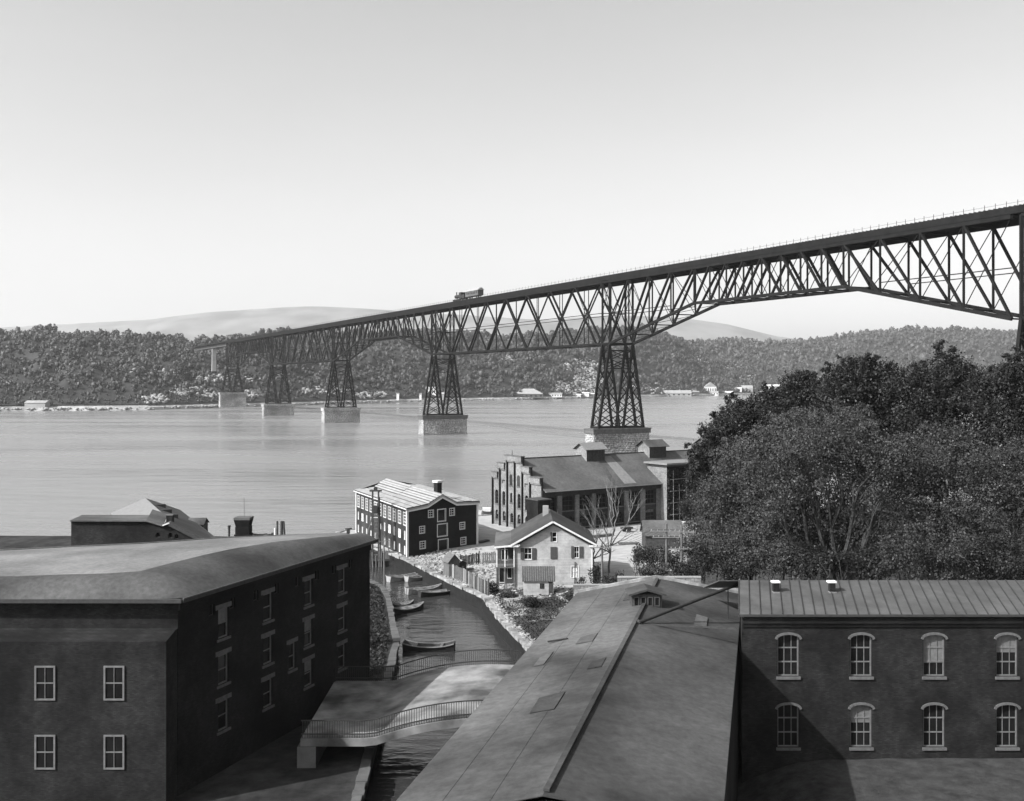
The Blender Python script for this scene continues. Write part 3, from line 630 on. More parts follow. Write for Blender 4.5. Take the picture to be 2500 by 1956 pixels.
for y in ys:
    xl = bank_x(y)
    for k in range(NC):
        x = xl+((k/(NC-1))**1.9)*(700-xl); vs.append((x, y, gz(x, y)+(R.uniform(-.05, .05) if k else 0))); ba.append(bare(x, y))
i = (np.arange(len(ys)-1)[:, None]*NC+np.arange(NC-1)[None]).ravel()
o = np_mesh('ground', np.array(vs), np.stack([i, i+1, i+NC+1, i+NC], 1), M['ground'], kind='structure', smooth=True)
at = o.data.attributes.new('bare', 'FLOAT', 'POINT'); at.data.foreach_set('value', np.array(ba, np.float32))
# left bank
XR = [(20, -8), (62, -9.5), (85, -10.6), (99, -11.3), (119, -14.4), (126, -16), (140, -24), (168, -40), (172, -300)]
vs = []; ys2 = list(np.arange(20, 170, 3))+[171]
for y in ys2:
    xr = float(ip(y, XR))
    for k in range(30): vs.append((xr-((k/29)**1.6)*(400+xr), y, 1.25))
i = (np.arange(len(ys2)-1)[:, None]*30+np.arange(29)[None]).ravel()
M['dirt'] = mat('dark_wharf_earth', .012, .035, .8, .95, .08, detail=9, big=(.2, .4))
o = np_mesh('ground', np.array(vs), np.stack([i, i+30, i+31, i+1], 1), M['dirt'], kind='structure')
at = o.data.attributes.new('bare', 'FLOAT', 'POINT'); at.data.foreach_set('value', np.full(len(vs), 0, np.float32))
# land far to the right, so the bank reaches out of view
# quay walls: masonry blocks with a pale coping
def quay(name, poly, label, zt=1.62, zb=-1.5, th=.6, blocks=True, side=1, mtl='quay'):
    t = thing(name, label, 'quay wall', (poly[0][0], poly[0][1], 0))
    q = MB(); c = MB(); rs = random.Random(5)
    for (x0, y0), (x1, y1) in zip(poly, poly[1:]):
        W = Wall((x0, y0), (x1, y1)) if side > 0 else Wall((x1, y1), (x0, y0))
        lbox(q, W, 0, W.L, zb, zt-.02, -.5, .0)
        u = 0.
        while u < W.L:
            l = min(rs.uniform(.7, 1.6), W.L-u)
            if l > .1: lbox(c, W, u+.02, u+l-.02, zt-.25, zt+rs.uniform(.02, .1), -th+rs.uniform(-.12, .06), rs.uniform(.0, .06))
            u += l
        if blocks:
            for r_ in range(3):
                u = -rs.random()
                while u < W.L:
                    l = rs.uniform(.7, 1.5); a, b = max(u, 0)+.03, min(u+l, W.L)-.03; u += l
                    if b-a > .1: lbox(q, W, a, b, zt-.3-(r_+1)*.45+.03, zt-.3-r_*.45-.01, -.1, rs.uniform(.03, .12))
    q.build('wall', M['stone_wet'], t, kind='stuff'); c.build('coping', M[mtl], t, kind='stuff'); return t
q1 = [(bank_x(y), y) for y in (152, 144.3, 132.6, 123.9, 119)]; q2 = [(bank_x(y), y) for y in (119, 107, 95.2, 82)]
quay('quay_wall', q1, 'pale rough stone quay running diagonally past the small hut', side=-1)
quay('quay_wall', q2, 'pale stone creek wall below the dark grass bank', side=-1)
quay('quay_wall', [(bank_x(y), y) for y in (205, 190, 180, 172, 169, 160, 152)], 'river quay behind the dark wooden warehouse', side=-1)
quay('quay_wall', [(float(ip(y, XR)), y) for y in (24, 60, 85, 99, 119, 126, 140, 168)], 'dark low wharf edge on the near side of the creek', zt=1.3, side=-1, mtl='stone_dark')
# rubble on the yard and quay
C = []; RR = []
for k in range(4600):
    u = R.random()
    if u < .55: y = R.uniform(124, 150); x = bank_x(y)+abs(R.gauss(0, 4.5))
    elif u < .68: y = R.uniform(117, 136); x = bank_x(y)+R.uniform(0, 11)
    else: y = R.uniform(95, 119); x = bank_x(y)+abs(R.gauss(0, .4)); 
    if u > .88: continue
    if -14 < x < -5 and y > 146.5+(x+14)*.9: continue
    r = R.uniform(.04, .17)*(1.6 if R.random() < .04 else 1); C.append((x, y, gz(x, y)+r*.4)); RR.append((r*1.3, r, r*.7))
v, f = blobs(np.array(C), np.array(RR), .25); tag(np_mesh('rubble', v, f, M['quay']), 'pale stone rubble strewn over the yard beside the quay', 'rubble', kind='stuff')
# ------------------------------------------------------------------ dark wooden warehouse with white trim
def Z5(x, y): return 840+x/5.4575, 1130+y/5.4575
wa, wbk, wr = V(-14.56, 145, 0), V(-25.2, 168.7, 0), V(-5.15, 154, 0)
t = thing('wooden_warehouse', 'dark boarded warehouse with white trim and pale roof standing beside the river', 'warehouse', (wa.x, wa.y, 1.5))
WF = Wall(wa, wr); WL = Wall(wbk, wa); wback = wbk-wa
prof = [WF.hit(*Z5(*p)) for p in ((840, 610), (1105, 558), (1300, 428), (1490, 528), (1765, 528))]
prof[0] = (0, prof[0][1]); prof[-1] = (WF.L, prof[-1][1]); prof = [(u, z) for u, z in prof]; ze = prof[0][1]; prof[-1] = (WF.L, ze)
wr_ = [(1117, 1195, 625, 733), (1400, 1475, 600, 708), (1000, 1078, 840, 945), (1537, 1612, 788, 890), (1005, 1088, 1040, 1150), (1550, 1628, 988, 1095)]
dr_ = [(1240, 1358, 612, 785), (1238, 1380, 808, 985), (1250, 1390, 1012, 1182)]
def r5(W, r): return W.rect(Z5(r[0], 0)[0], Z5(r[1], 0)[0], Z5(0, r[2])[1], Z5(0, r[3])[1])
ow = [r5(WF, r) for r in wr_]; od = [r5(WF, r) for r in dr_]; sh_ = .1
ow = [(a+sh_, b-sh_, c+sh_, d-sh_) for a, b, c, d in ow]; od = [(a+sh_, b-sh_, c+sh_, d-sh_) for a, b, c, d in od]
mb = MB(); wall_mesh(mb, WF, .9, prof, ow+od, .15)
LW = []; LM = []; LB = []
for k in range(11):
    c = (k+.55)*WL.L/11; LW.append((c-.66, c+.66, 5.95, 7.7))
    if k != 4:
        w_ = .5 if k in (1, 5, 7, 9) else .22
        LM.append((c-w_, c+w_, 3.95, 5.1)); 
    LB.append((c-.22, c+.22, 1.9, 3.0))
mb2 = MB(); wall_mesh(mb2, WL, .9, [(0, ze), (WL.L, ze)], LW+LM+LB, .12)
mb.build('front_wall', M['dark_wall'], t); M['grey_wall'] = mat('faded_dark_boards', .02, .045, 1.2, .85, .01, uv='siding', big=(.3, .4)); mb2.build('side_wall', M['grey_wall'], t)
q = MB(); WR = Wall(wr, wr+wback); wall_mesh(q, WR, .9, [(0, ze), (WR.L, ze)], []); WB = Wall(wr+wback, wbk); wall_mesh(q, WB, .9, [(0, ze), (WB.L*.5, prof[2][1]), (WB.L, ze)], []); q.build('rear_wall', M['dark_wall'], t)
for o_ in ow: window(WF, o_, t, .12, .09, 'white', cols=2, rows=3, outer=True)
for o_ in od: window(WF, o_, t, .14, .1, 'white', pane='glass', outer=True, name='loading_door')
for o_ in LW: window(WL, o_, t, .08, .06, 'white', cols=3, rows=4, outer=True)
for k, o_ in enumerate(LM): window(WL, o_, t, .05, .035, 'white', pane='blind' if k % 4 != 3 else 'glass', outer=True, cols=2)
for k, o_ in enumerate(LB): window(WL, o_, t, .05, .035, 'white', pane='blind' if k not in (4, 7) else 'glass', outer=True)
for W, u in ((WF, 0), (WF, WF.L), (WL, 0)):
    q = MB(); lbox(q, W, u-.16, u+.16, 1.0, ze-.05, -.1, .09); q.build('corner_board', M['white'], t)
# roof: four strips following the profile, each of pale panels with dark joints
e = .35; back = wback.normalized()
def rp(i, f_, out=0.):   # point on profile i at fraction f_ back
    u, z = prof[i]; p = V(*WF.pt(u, z, 0))+wback*f_+back*(-e if f_ == 0 else e if f_ == 1 else 0); return p
nrow = [3, 5, 5, 3]
for i in range(4):
    a0, a1, b0, b1 = rp(i, 0), rp(i+1, 0), rp(i, 1), rp(i+1, 1)
    if i == 0: a0 = a0-WF.d*e+V(0, 0, -.06); b0 = b0-WF.d*e+V(0, 0, -.06)
    if i == 3: a1 = a1+WF.d*e+V(0, 0, -.06); b1 = b1+WF.d*e+V(0, 0, -.06)
    for k in range(nrow[i]):
        g = .035; f0, f1 = k/nrow[i]+g, (k+1)/nrow[i]-g
        p = [a0.lerp(a1, f0), a0.lerp(a1, f1), b0.lerp(b1, f1), b0.lerp(b1, f0)]
        for s_ in range(2):   # two lengths of sheeting, slightly uneven
            m0, m1 = (0, .5-.004) if s_ == 0 else (.5+.004, 1)
            pp = [p[0].lerp(p[3], m0), p[1].lerp(p[2], m0), p[1].lerp(p[2], m1), p[0].lerp(p[3], m1)]; dz = R.uniform(.05, .14)
            slab([x+V(0, 0, dz+.1) for x in pp], .05, 'roof_panel', M['roof_white'], t)
    slab([a0+V(0, 0, .1), a1+V(0, 0, .1), b1+V(0, 0, .1), b0+V(0, 0, .1)], .1, 'roof_deck', M['trim_dark'], t)
    q = MB(); q.beam(a0-back*.03+V(0, 0, -.32), a1-back*.03+V(0, 0, -.32), .14, .2); q.build('rake_trim', M['white'], t)
    q = MB(); q.beam(a0-back*.02+V(0, 0, -.1), a1-back*.02+V(0, 0, -.1), .1, .2); q.build('rake_board', M['far_grey'], t)
q = MB(); a = rp(0, 0)-WF.d*e; b = rp(0, 1)-WF.d*e; q.beam(a+V(0, 0, -.06), b+V(0, 0, -.06), .12, .14); q.build('gutter', M['white'], t)
cp = V(*WF.pt(prof[2][0]+1.3, prof[2][1], 0))+back*4.5; q = MB(); q.box((cp.x, cp.y, cp.z-.9), .85, .85, 2.2, (WF.d.x, WF.d.y)); ch = q.build('chimney', M['brick_mid'], t)
q = MB(); q.box((cp.x, cp.y, cp.z+1.31), 1.15, 1.15, .3, (WF.d.x, WF.d.y)); q.build('chimney_cap', M['white'], ch)
# ------------------------------------------------------------------ brick factory with stepped gable
fa, fl_, fd = V(4.6, 164.8, 0), V(-3.26, 176.5, 0), V(.8308, .5566, 0)
FLEN = 56.; fe = fa+fd*FLEN; fk = (fl_-fa); GW = Wall(fl_, fa); SW = Wall(fa, fe)
t = thing('brick_factory', 'long brick factory with stepped gable and roof ventilators in front of the nearest pier', 'factory', (fa.x, fa.y, 2))
def Zg(x, y): return 1180+x/6.571, 1080+y/6.571
def Z6(x, y): return 1170+x/3.969, 1060+y/3.969
ub = [GW.hit(*Zg(x, 800))[0] for x in (165, 280, 398, 518, 640, 765)]
def gu(x): return GW.hit(*Zg(x, 500))[0]
def gzt(x, y): return GW.hit(*Zg(x, y))[1]
st = [(0, gzt(180, 475)), (gu(240), gzt(200, 475)), (gu(240), gzt(300, 335)), (gu(352), gzt(300, 335)), (gu(352), gzt(480, 220)), (gu(628), gzt(480, 220)), (gu(628), gzt(700, 400)), (gu(755), gzt(700, 400)), (gu(755), gzt(830, 570)), (GW.L, gzt(830, 570))]
go_ = [(190, 240, 760, 980), (195, 242, 1080, 1230), (305, 352, 785, 1010), (310, 360, 1105, 1260), (420, 468, 515, 695), (430, 465, 810, 970), (432, 480, 1135, 1290), (540, 590, 530, 710), (548, 598, 830, 1060), (548, 600, 1160, 1310), (668, 720, 855, 1095), (672, 725, 1190, 1330), (800, 850, 890, 1130)]
def rg(r): return GW.rect(Zg(r[0], 0)[0], Zg(r[1], 0)[0], Zg(0, r[2])[1], Zg(0, r[3])[1])
go = [rg(r) for r in go_]; mb = MB(); wall_mesh(mb, GW, .9, st, go, .3, arch=.7); mb.build('gable_wall', M['brick_lit'], t)
for g_ in go: window(GW, g_, t, .28, .05, 'trim_dark', cols=2, rows=4, sill=.05)
for r in ((305, 350, 600, 655), (665, 712, 660, 720)):
    u0, u1, a, b = rg(r); q = MB(); lbox(q, GW, u0, u1, b-.18, b, .002, .06); lbox(q, GW, u0, u0+.18, a, b-.18, .002, .06); q.build('blind_panel', M['trim_dark'], t)
edges = [0.12]+ub
for i, u in enumerate(ub):       # narrow dark strip: pilaster's shadow side put into the brick colour
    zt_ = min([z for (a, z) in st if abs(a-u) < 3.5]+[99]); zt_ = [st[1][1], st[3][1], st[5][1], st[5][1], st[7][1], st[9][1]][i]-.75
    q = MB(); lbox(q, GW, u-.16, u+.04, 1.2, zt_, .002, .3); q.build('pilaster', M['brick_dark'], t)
for i in range(len(st)//2):      # corbelled parapet bands and coping on each step
    (u0, z0), (u1, z1) = st[2*i], st[2*i+1]
    q = MB(); lbox(q, GW, u0+.003, u1-.003, z0-.85, z0-.02, .225, .3); lbox(q, GW, u0+.003, u1-.003, z0-1.05, z0-.85, .05, .2); q.build('corbel_band', M['brick_lit'], t)
    q = MB(); lbox(q, GW, u0-.08, u1+.08, z0, z0+.12, -.45, .36); q.build('coping', M['lintel'], t)
    q = MB(); lbox(q, GW, u0+.001, u1-.001, min(z0-2.2, 9.), z0-.001, -.4, -.001); q.build('parapet', M['brick'], t)
q = MB(); q.beam(GW.pt(GW.L*.42, st[5][1]), GW.pt(GW.L*.42, st[5][1]+.95), .09); q.build('flagstaff', M['iron'], t)
EZ, RZ = 8.8, 13.45
sr = [(630, 740, 600, 745), (805, 915, 592, 738), (970, 1080, 585, 725), (1130, 1235, 578, 712), (1295, 1392, 570, 700), (1450, 1550, 562, 690), (1610, 1702, 555, 682)]
def r6(W, r): return W.rect(Z6(r[0], 0)[0], Z6(r[1], 0)[0], Z6(0, r[2])[1], Z6(0, r[3])[1])
up = [r6(SW, r) for r in sr]
zt1 = sum(o_[3] for o_ in up)/7; zb1 = sum(o_[2] for o_ in up)/7
up = [(o_[0], o_[1], zb1, zt1) for o_ in up]; lo = [(o_[0], o_[1], 2.55, zb1-.95) for o_ in up]
pitch = up[-1][0]-up[-2][0]
u = up[-1][0]+pitch
ext = []
while u+2 < SW.L-1: ext.append((u, u+(up[-1][1]-up[-1][0]), zb1, zt1)); u += pitch
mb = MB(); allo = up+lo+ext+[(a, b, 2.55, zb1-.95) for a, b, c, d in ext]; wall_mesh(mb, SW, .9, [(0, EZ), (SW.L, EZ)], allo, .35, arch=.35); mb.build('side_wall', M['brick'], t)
for o_ in allo: window(SW, o_, t, .33, .07, 'trim_dark', cols=3, rows=3, sill=.1)
us_ = [o_ for o_ in up+ext]
for a, b in zip(us_, us_[1:]):
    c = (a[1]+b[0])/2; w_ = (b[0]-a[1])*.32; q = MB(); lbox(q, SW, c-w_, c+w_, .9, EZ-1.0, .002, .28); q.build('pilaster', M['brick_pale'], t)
q = MB(); lbox(q, SW, 0, SW.L, EZ-1.0+.003, EZ-.02, .002, .3); q.build('eaves_band', M['brick'], t)
q = MB(); W3 = Wall(fe, fe+fk); wall_mesh(q, W3, .9, [(0, EZ), (W3.L/2, RZ), (W3.L, EZ)], []); W4 = Wall(fe+fk, fl_); wall_mesh(q, W4, .9, [(0, EZ), (W4.L, EZ)], []); q.build('rear_wall', M['brick'], t)
kd = fk.normalized(); rid = fa+fk/2
A0 = fa+fd*.42-kd*.6; slab([A0+V(0, 0, EZ-.1), fe-kd*.6+V(0, 0, EZ-.1), fe+fk/2+V(0, 0, RZ), rid+fd*.42+V(0, 0, RZ)], .16, 'roof', M['roof_factory'], t)
slab([rid+fd*.42+V(0, 0, RZ-.002), fe+fk/2+V(0, 0, RZ-.002), fe+fk+kd*.6+V(0, 0, EZ-.1), fl_+fd*.42+kd*.6+V(0, 0, EZ-.1)], .16, 'roof', M['roof_factory'], t)
q = MB(); q.beam(rid+fd*.45+V(0, 0, RZ+.03), fe+fk/2+V(0, 0, RZ+.03), .3, .12); q.build('ridge_cap', M['roof_dark'], t)
q = MB(); q.beam(A0+V(0, 0, EZ-.2)-kd*.05, fe-kd*.65+V(0, 0, EZ-.2), .16, .14); q.build('gutter', M['far_grey'], t)
def onroof(u, f_, dz=0): a = fa+fd*u-kd*.6+V(0, 0, EZ-.1); b = rid+fd*u+V(0, 0, RZ); return a.lerp(b, f_)+V(0, 0, dz)
# pale replaced strip: from under first ventilator to the eaves
def ru(px, py):  # u on factory roof for a pixel
    best = None
    for k in range(600):
        u = k*.1
        for f_ in (0., .1, .2, .3, .4, .5, .6, .7, .8, .9, 1.):
            p = onroof(u, f_); e_ = abs(CX+p.x/p.y*F-px)+abs(HY+(HC-p.z)/p.y*F-py)
            if best is None or e_ < best[0]: best = (e_, u, f_)
    return best[1], best[2]
(u0, f0), (u1, f1), (u2, f2), (u3, f3) = [ru(*Z6(*p)) for p in ((1200, 235), (1285, 230), (1485, 435), (1395, 462))]
slab([onroof(u0, .93, .03), onroof(u1, .93, .03), onroof(u2, .06, .03), onroof(u3, .06, .03)], .025, 'replaced_roof_strip', M['roof_pale'], t)
(ua, _), (ub_, _) = ru(*Z6(1165, 320)), ru(*Z6(1290, 465))
slab([onroof(ua, .6, .02), onroof(ua+1.4, .6, .02), onroof(ub_+.8, .05, .02), onroof(ub_, .05, .02)], .015, 'replaced_roof_strip', M['roof_grey'], t)
# ridge ventilators
def vent(px, lab):
    tt = (px-CX)/F; u = (rid.x-tt*rid.y)/(tt*fd.y-fd.x); c = rid+fd*u; gw, ln, he, hr = 1.55, 3.9, 1.15, 2.1
    v_ = q_ = MB(); W_ = [c-kd*gw, c+fd*ln-kd*gw, c+fd*ln+kd*gw, c+kd*gw]
    q_.hexa([tuple(p+V(0, 0, RZ-1.1)) for p in W_], [tuple(p+V(0, 0, RZ+he)) for p in W_]); o = q_.build('roof_ventilator', M['boards_dark'], t, label=lab)
    g = MB(); g.hexa([tuple(p+V(0, 0, RZ-1.0)-fd*.03) for p in (W_[0], W_[0]+fd*.02, W_[3]+fd*.02, W_[3])], [tuple(p+V(0, 0, RZ+he)-fd*.03) for p in (W_[0], W_[0]+fd*.02, W_[3]+fd*.02, W_[3])])
    g.face([tuple(W_[0]-fd*.03+V(0, 0, RZ+he)), tuple(W_[3]-fd*.03+V(0, 0, RZ+he)), tuple(c-fd*.03+V(0, 0, RZ+hr))]); g.build('gable_end', M['brick_lit'], o)
    g = MB()
    for s_ in (-1, 1):
        a = c+kd*s_*(gw+.35)-fd*.5+V(0, 0, RZ+he-.2); b = c-fd*.5+V(0, 0, RZ+hr); L_ = fd*(ln+1.0)
        g.prism([tuple(x) for x in (a, a+L_, b+L_+V(0, 0, .002*s_), b+V(0, 0, .002*s_))], .1)
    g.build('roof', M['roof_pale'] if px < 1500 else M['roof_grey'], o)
    for k in range(5):
        g = MB(); p = c-kd*(gw+.03)+fd*(.4+k*.75); g.beam(p+V(0, 0, RZ-.3), p+V(0, 0, RZ+he-.2), .08); g.build('louvre_post', M['iron'], o)
vent(1419, 'left roof ventilator with paler roof'); vent(1572, 'middle roof ventilator'); vent(1714, 'right roof ventilator partly behind the tree')
# stair tower
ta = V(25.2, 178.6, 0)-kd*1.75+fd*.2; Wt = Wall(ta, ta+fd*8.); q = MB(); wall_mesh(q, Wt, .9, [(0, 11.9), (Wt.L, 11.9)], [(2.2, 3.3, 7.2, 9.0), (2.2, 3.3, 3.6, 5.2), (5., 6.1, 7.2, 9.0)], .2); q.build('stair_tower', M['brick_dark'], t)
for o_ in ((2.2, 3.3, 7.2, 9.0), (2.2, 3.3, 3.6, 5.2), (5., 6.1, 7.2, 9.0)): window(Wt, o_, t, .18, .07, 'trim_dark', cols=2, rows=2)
Ws = Wall(ta+kd*5, ta); q = MB(); wall_mesh(q, Ws, .9, [(0, 11.9), (Ws.L, 11.9)], []); q.build('stair_tower_side', M['brick_lit'], t)  # sunlight on the left face comes from the lighter brick colour
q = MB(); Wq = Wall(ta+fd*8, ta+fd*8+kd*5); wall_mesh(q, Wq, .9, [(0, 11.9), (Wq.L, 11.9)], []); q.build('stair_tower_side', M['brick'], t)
c = ta+fd*4+kd*2.3; q = MB(); q.box((c.x, c.y, 11.9), 9.2, 6., .3, (fd.x, fd.y)); q.build('tower_cornice', M['roof_pale'], t)
q = MB(); q.box((c.x, c.y, 11.6), 8.6, 5.4, .29, (fd.x, fd.y)); q.build('tower_frieze', M['trim_dark'], t)
# ivy on tower
def leafcloud(n, fpos, size, m, parent, name='ivy', kind='stuff', flat=None):
    pts = np.array([fpos() for _ in range(n)]); return quads(pts, size, m, parent, name, kind)
def quads(pts, size, m, parent=None, name='crown', kind=None, vary=.5):
    n = len(pts); a = NR.randn(n, 3); a /= np.linalg.norm(a, axis=1)[:, None]; b = NR.randn(n, 3); b -= (a*b).sum(1)[:, None]*a; b /= np.linalg.norm(b, axis=1)[:, None]
    s = (size*(1-vary+2*vary*NR.rand(n)))[:, None]*.5; a = a*s; b = b*s*.7
    v_ = np.stack([pts-a, pts+b*.9, pts+a, pts-b*.9], 1).reshape(-1, 3); f_ = np.arange(4*n).reshape(-1, 4)
    return np_mesh(name, v_, f_, m, parent, kind)
leafcloud(2600, lambda: np.array(Wt.pt(R.uniform(0, 8), 1.2+10*R.random()**.8, R.uniform(.03, .25))), .35, M['leaf'], t)
# small lean-to block against the near corner
lc = P(1315, 1260, 161.5); q = MB(); q.box((lc.x, lc.y, 1.8), 2.4, 3., 6.0, (fd.x, fd.y)); x = q.build('lean_to', M['brick_dark'], t)
q = MB(); q.box((lc.x, lc.y, 7.8), 2.7, 3.3, .15, (fd.x, fd.y)); q.build('lean_to_roof', M['roof_dark'], x)
# ------------------------------------------------------------------ clapboard house
YH = 123.; hx0, hx1 = (1257-CX)/F*YH, (1447-CX)/F*YH; HWl = Wall((hx0, YH), (hx1, YH)); zc_ = HC-(1327-HY)/F*YH; za = HC-(1275-HY)/F*YH; DH = 11.
t = thing('clapboard_house', 'pale clapboard house with steep gable, shutters and a two storey side porch', 'house', (hx0, YH, 2))
Zh = Z6
wsr = [(437, 508, 1103, 1213), (922, 966, 1090, 1198), (708, 750, 952, 1043)]; wo = [r6(HWl, r) for r in wsr]; low = r6(HWl, (893, 962, 1282, 1390)); dor = r6(HWl, (690, 752, 1090, 1208))
apex = (hx1-hx0)*.488
mb = MB(); wall_mesh(mb, HWl, 1.3, [(0, zc_), (apex, za), (HWl.L, zc_)], wo+[low], .12); mb.build('front_wall', M['siding'], t)
for o_ in wo[:2]: window(HWl, o_, t, .1, .07, 'white', cols=2, rows=2, outer=True)
window(HWl, wo[2], t, .1, .07, 'white', cols=1, rows=2, outer=True); window(HWl, low, t, .08, .07, 'white', pane='blind', cols=2, rows=2, outer=True)
def shut(r, hinge=0):
    u0, u1, a, b = r6(HWl, r); q = MB(); lbox(q, HWl, u0, u1, a, b, .055, .09)
    n = 9
    for k in range(n): z = a+.08+(b-a-.16)*k/n; lbox(q, HWl, u0+.05, u1-.05, z, z+.05, .092, .11)
    q.build('shutter', M['shutter'], t)
for r in ((400, 435, 1103, 1215), (510, 550, 1103, 1213), (890, 920, 1085, 1200), (968, 1006, 1088, 1198), (690, 706, 950, 1040), (690, 752, 1092, 1208)): shut(r)
q = MB(); wl = Wall((hx0, YH+DH), (hx0, YH)); wall_mesh(q, wl, 1.3, [(0, zc_), (wl.L, zc_)], []); wr2 = Wall((hx1, YH), (hx1, YH+DH)); wall_mesh(q, wr2, 1.3, [(0, zc_), (wr2.L, zc_)], [(2, 3, 2.8, 4.2), (6, 7, 2.8, 4.2)])
wb2 = Wall((hx1, YH+DH), (hx0, YH+DH)); wall_mesh(q, wb2, 1.3, [(0, zc_), (HWl.L-apex, za), (HWl.L, zc_)], []); q.build('side_wall', M['siding'], t)
for o_ in ((2, 3, 2.8, 4.2), (6, 7, 2.8, 4.2)): window(wr2, o_, t, .1, .07, 'white', rows=2)
ax_ = hx0+apex; oh = .55; eo = .45; sl_ = (za-zc_)/apex; rt = .18
for sg, xe in ((-1, hx0), (1, hx1)):
    s2 = (za-zc_)/abs(ax_-xe); x_ = xe+sg*eo; z_ = zc_-s2*eo
    slab([(ax_, YH-oh, za+.22+.001*sg), (x_, YH-oh, z_+.22), (x_, YH+DH+.3, z_+.22), (ax_, YH+DH+.3, za+.22+.001*sg)][::sg], .14, 'roof', M['roof_dark'], t)
    q = MB(); q.beam((ax_+sg*.02, YH-oh-.03, za+.1), (x_, YH-oh-.03, z_+.1), .1, .2); q.build('rake_board', M['white'], t)
    q = MB(); q.beam((ax_+sg*.1, YH-.12, za-.18), (x_-sg*.25, YH-.12, z_-.05), .22, .26); q.build('frieze_board', M['trim_dark'], t)
q = MB(); q.box((hx1+.1, YH-.3, zc_-.35), 1.1, .5, .18); q.build('eaves_return', M['white'], t); q = MB(); q.box((hx0-.1, YH-.3, zc_-.35), 1.1, .5, .18); q.build('eaves_return', M['white'], t)
q = MB(); q.box((hx1-.09, YH-.05, 1.6), .16, .08, zc_-2.); q.build('corner_board', M['white'], t)
q = MB(); q.box((ax_-.6, YH+8, za-.5), .7, .7, 1.5); q.build('chimney', M['far_grey'], t)
# porch
px0 = (1213-CX)/F*YH; zp_ = HC-(1336-HY)/F*YH; q = MB(); q.prism([(px0-.3, YH-.35, zp_), (hx0+.0, YH-.35, zp_+.35), (hx0+.0, YH+DH, zp_+.35), (px0-.3, YH+DH, zp_)], .12); pr_ = q.build('porch_roof', M['roof_grey'], t)
q = MB(); q.beam((px0-.3, YH-.4, zp_+.02), (hx0+.6, YH-.4, zp_+.3), .1, .2); q.build('eaves_board', M['white'], t)
fz = 2+ (zp_-2)*.46
for z0, z1 in ((1.6, fz), (fz+.12, zp_)):
    for x_ in (px0, px0+.95, hx0-.1):
        q = MB(); q.box((x_, YH-.15, z0), .13, .13, z1-z0); q.build('porch_post', M['white' if z0 > 2 else 'boards'], t)
    for k in range(3):
        q = MB(); q.box((px0, YH+3+k*3.3, z0), .13, .13, z1-z0); q.build('porch_post', M['boards'], t)
q = MB(); q.box(((px0+hx0)/2, YH+DH/2-.2, fz), hx0-px0+.2, DH, .11); q.build('porch_floor', M['boards'], t)
for k in range(12): q = MB(); x_ = px0+.12+k*.16; q.box((x_, YH-.15, fz+.12), .05, .05, .85); q.build('baluster', M['boards'], t)
q = MB(); q.box(((px0+hx0)/2, YH-.15, fz+.97), hx0-px0, .09, .08); q.build('handrail', M['boards'], t)
q = MB(); Wp = Wall((px0, YH+2.2), (hx0-.02, YH+2.2)); wall_mesh(q, Wp, 1.3, [(0, zp_), (Wp.L, zp_)], [(.2, .9, 1.9, fz-.3), (1.2, 1.8, 2.4, fz-.3), (.5, 1.3, fz+.5, zp_-.6)], .1); q.build('porch_back_wall', M['boards_dark'], t)
for o_ in ((.2, .9, 1.9, fz-.3), (1.2, 1.8, 2.4, fz-.3), (.5, 1.3, fz+.5, zp_-.6)): window(Wp, o_, t, .08, .06, 'white', name='window')
q = MB(); q.tube([(hx0+7.05, YH-.12, 2.0), (hx0+7.1, YH-.12, 4.8)], .06); q.build('downpipe', M['iron'], t)
# shed before the house
def hutlike(name, label, cat, c, dx, dy, h, hr, wallm, roofm, ax=(1, 0), gable_front=True, ov=.18, door=None, win=None):
    t = thing(name, label, cat, c); q = MB(); q.box(c, dx, dy, h, ax); 
    u_ = V(ax[0], ax[1], 0).normalized(); n_ = V(-u_.y, u_.x, 0); c0 = V(*c); q2 = None
    if gable_front:
        for s_ in (-1, 1): p = c0+n_*s_*dy/2; q.face([tuple(p-u_*dx/2+V(0, 0, h)), tuple(p+u_*dx/2+V(0, 0, h)), tuple(p+V(0, 0, h+hr))])
    else:
        for s_ in (-1, 1): p = c0+u_*s_*dx/2; q.face([tuple(p-n_*dy/2+V(0, 0, h)), tuple(p+n_*dy/2+V(0, 0, h)), tuple(p+V(0, 0, h+hr))])
    q.build('wall', M[wallm], t)
    A_, B_, la, lb = (u_, n_, dx/2, dy/2) if gable_front else (n_, u_, dy/2, dx/2)
    for s_ in (-1, 1):
        ed = c0+A_*s_*(la+ov)+V(0, 0, h-hr*ov/la+.03); rd = c0+V(0, 0, h+hr+.03+.001*s_); q = MB()
        q.prism([tuple(x) for x in (ed-B_*(lb+ov), ed+B_*(lb+ov), rd+B_*(lb+ov), rd-B_*(lb+ov))], .07); q.build('roof', M[roofm], t)
    Wd = Wall(tuple((c0-u_*dx/2-n_*dy/2)[:2]), tuple((c0+u_*dx/2-n_*dy/2)[:2]))
    for d_, nm, mm in ((door, 'door', 'boards_dark'), (win, 'window', 'glass')):
        if d_:
            q = MB(); lbox(q, Wd, d_[0], d_[1], c[2]+d_[2], c[2]+d_[3], .003, .05); o = q.build(nm, M[mm], t)
            if nm == 'window': q = MB(); lbox(q, Wd, (d_[0]+d_[1])/2-.02, (d_[0]+d_[1])/2+.02, c[2]+d_[2], c[2]+d_[3], .051, .07); q.build('glazing_bar', M['sash'], o)
    return t
sc = P(1315, 1449, 118.5)
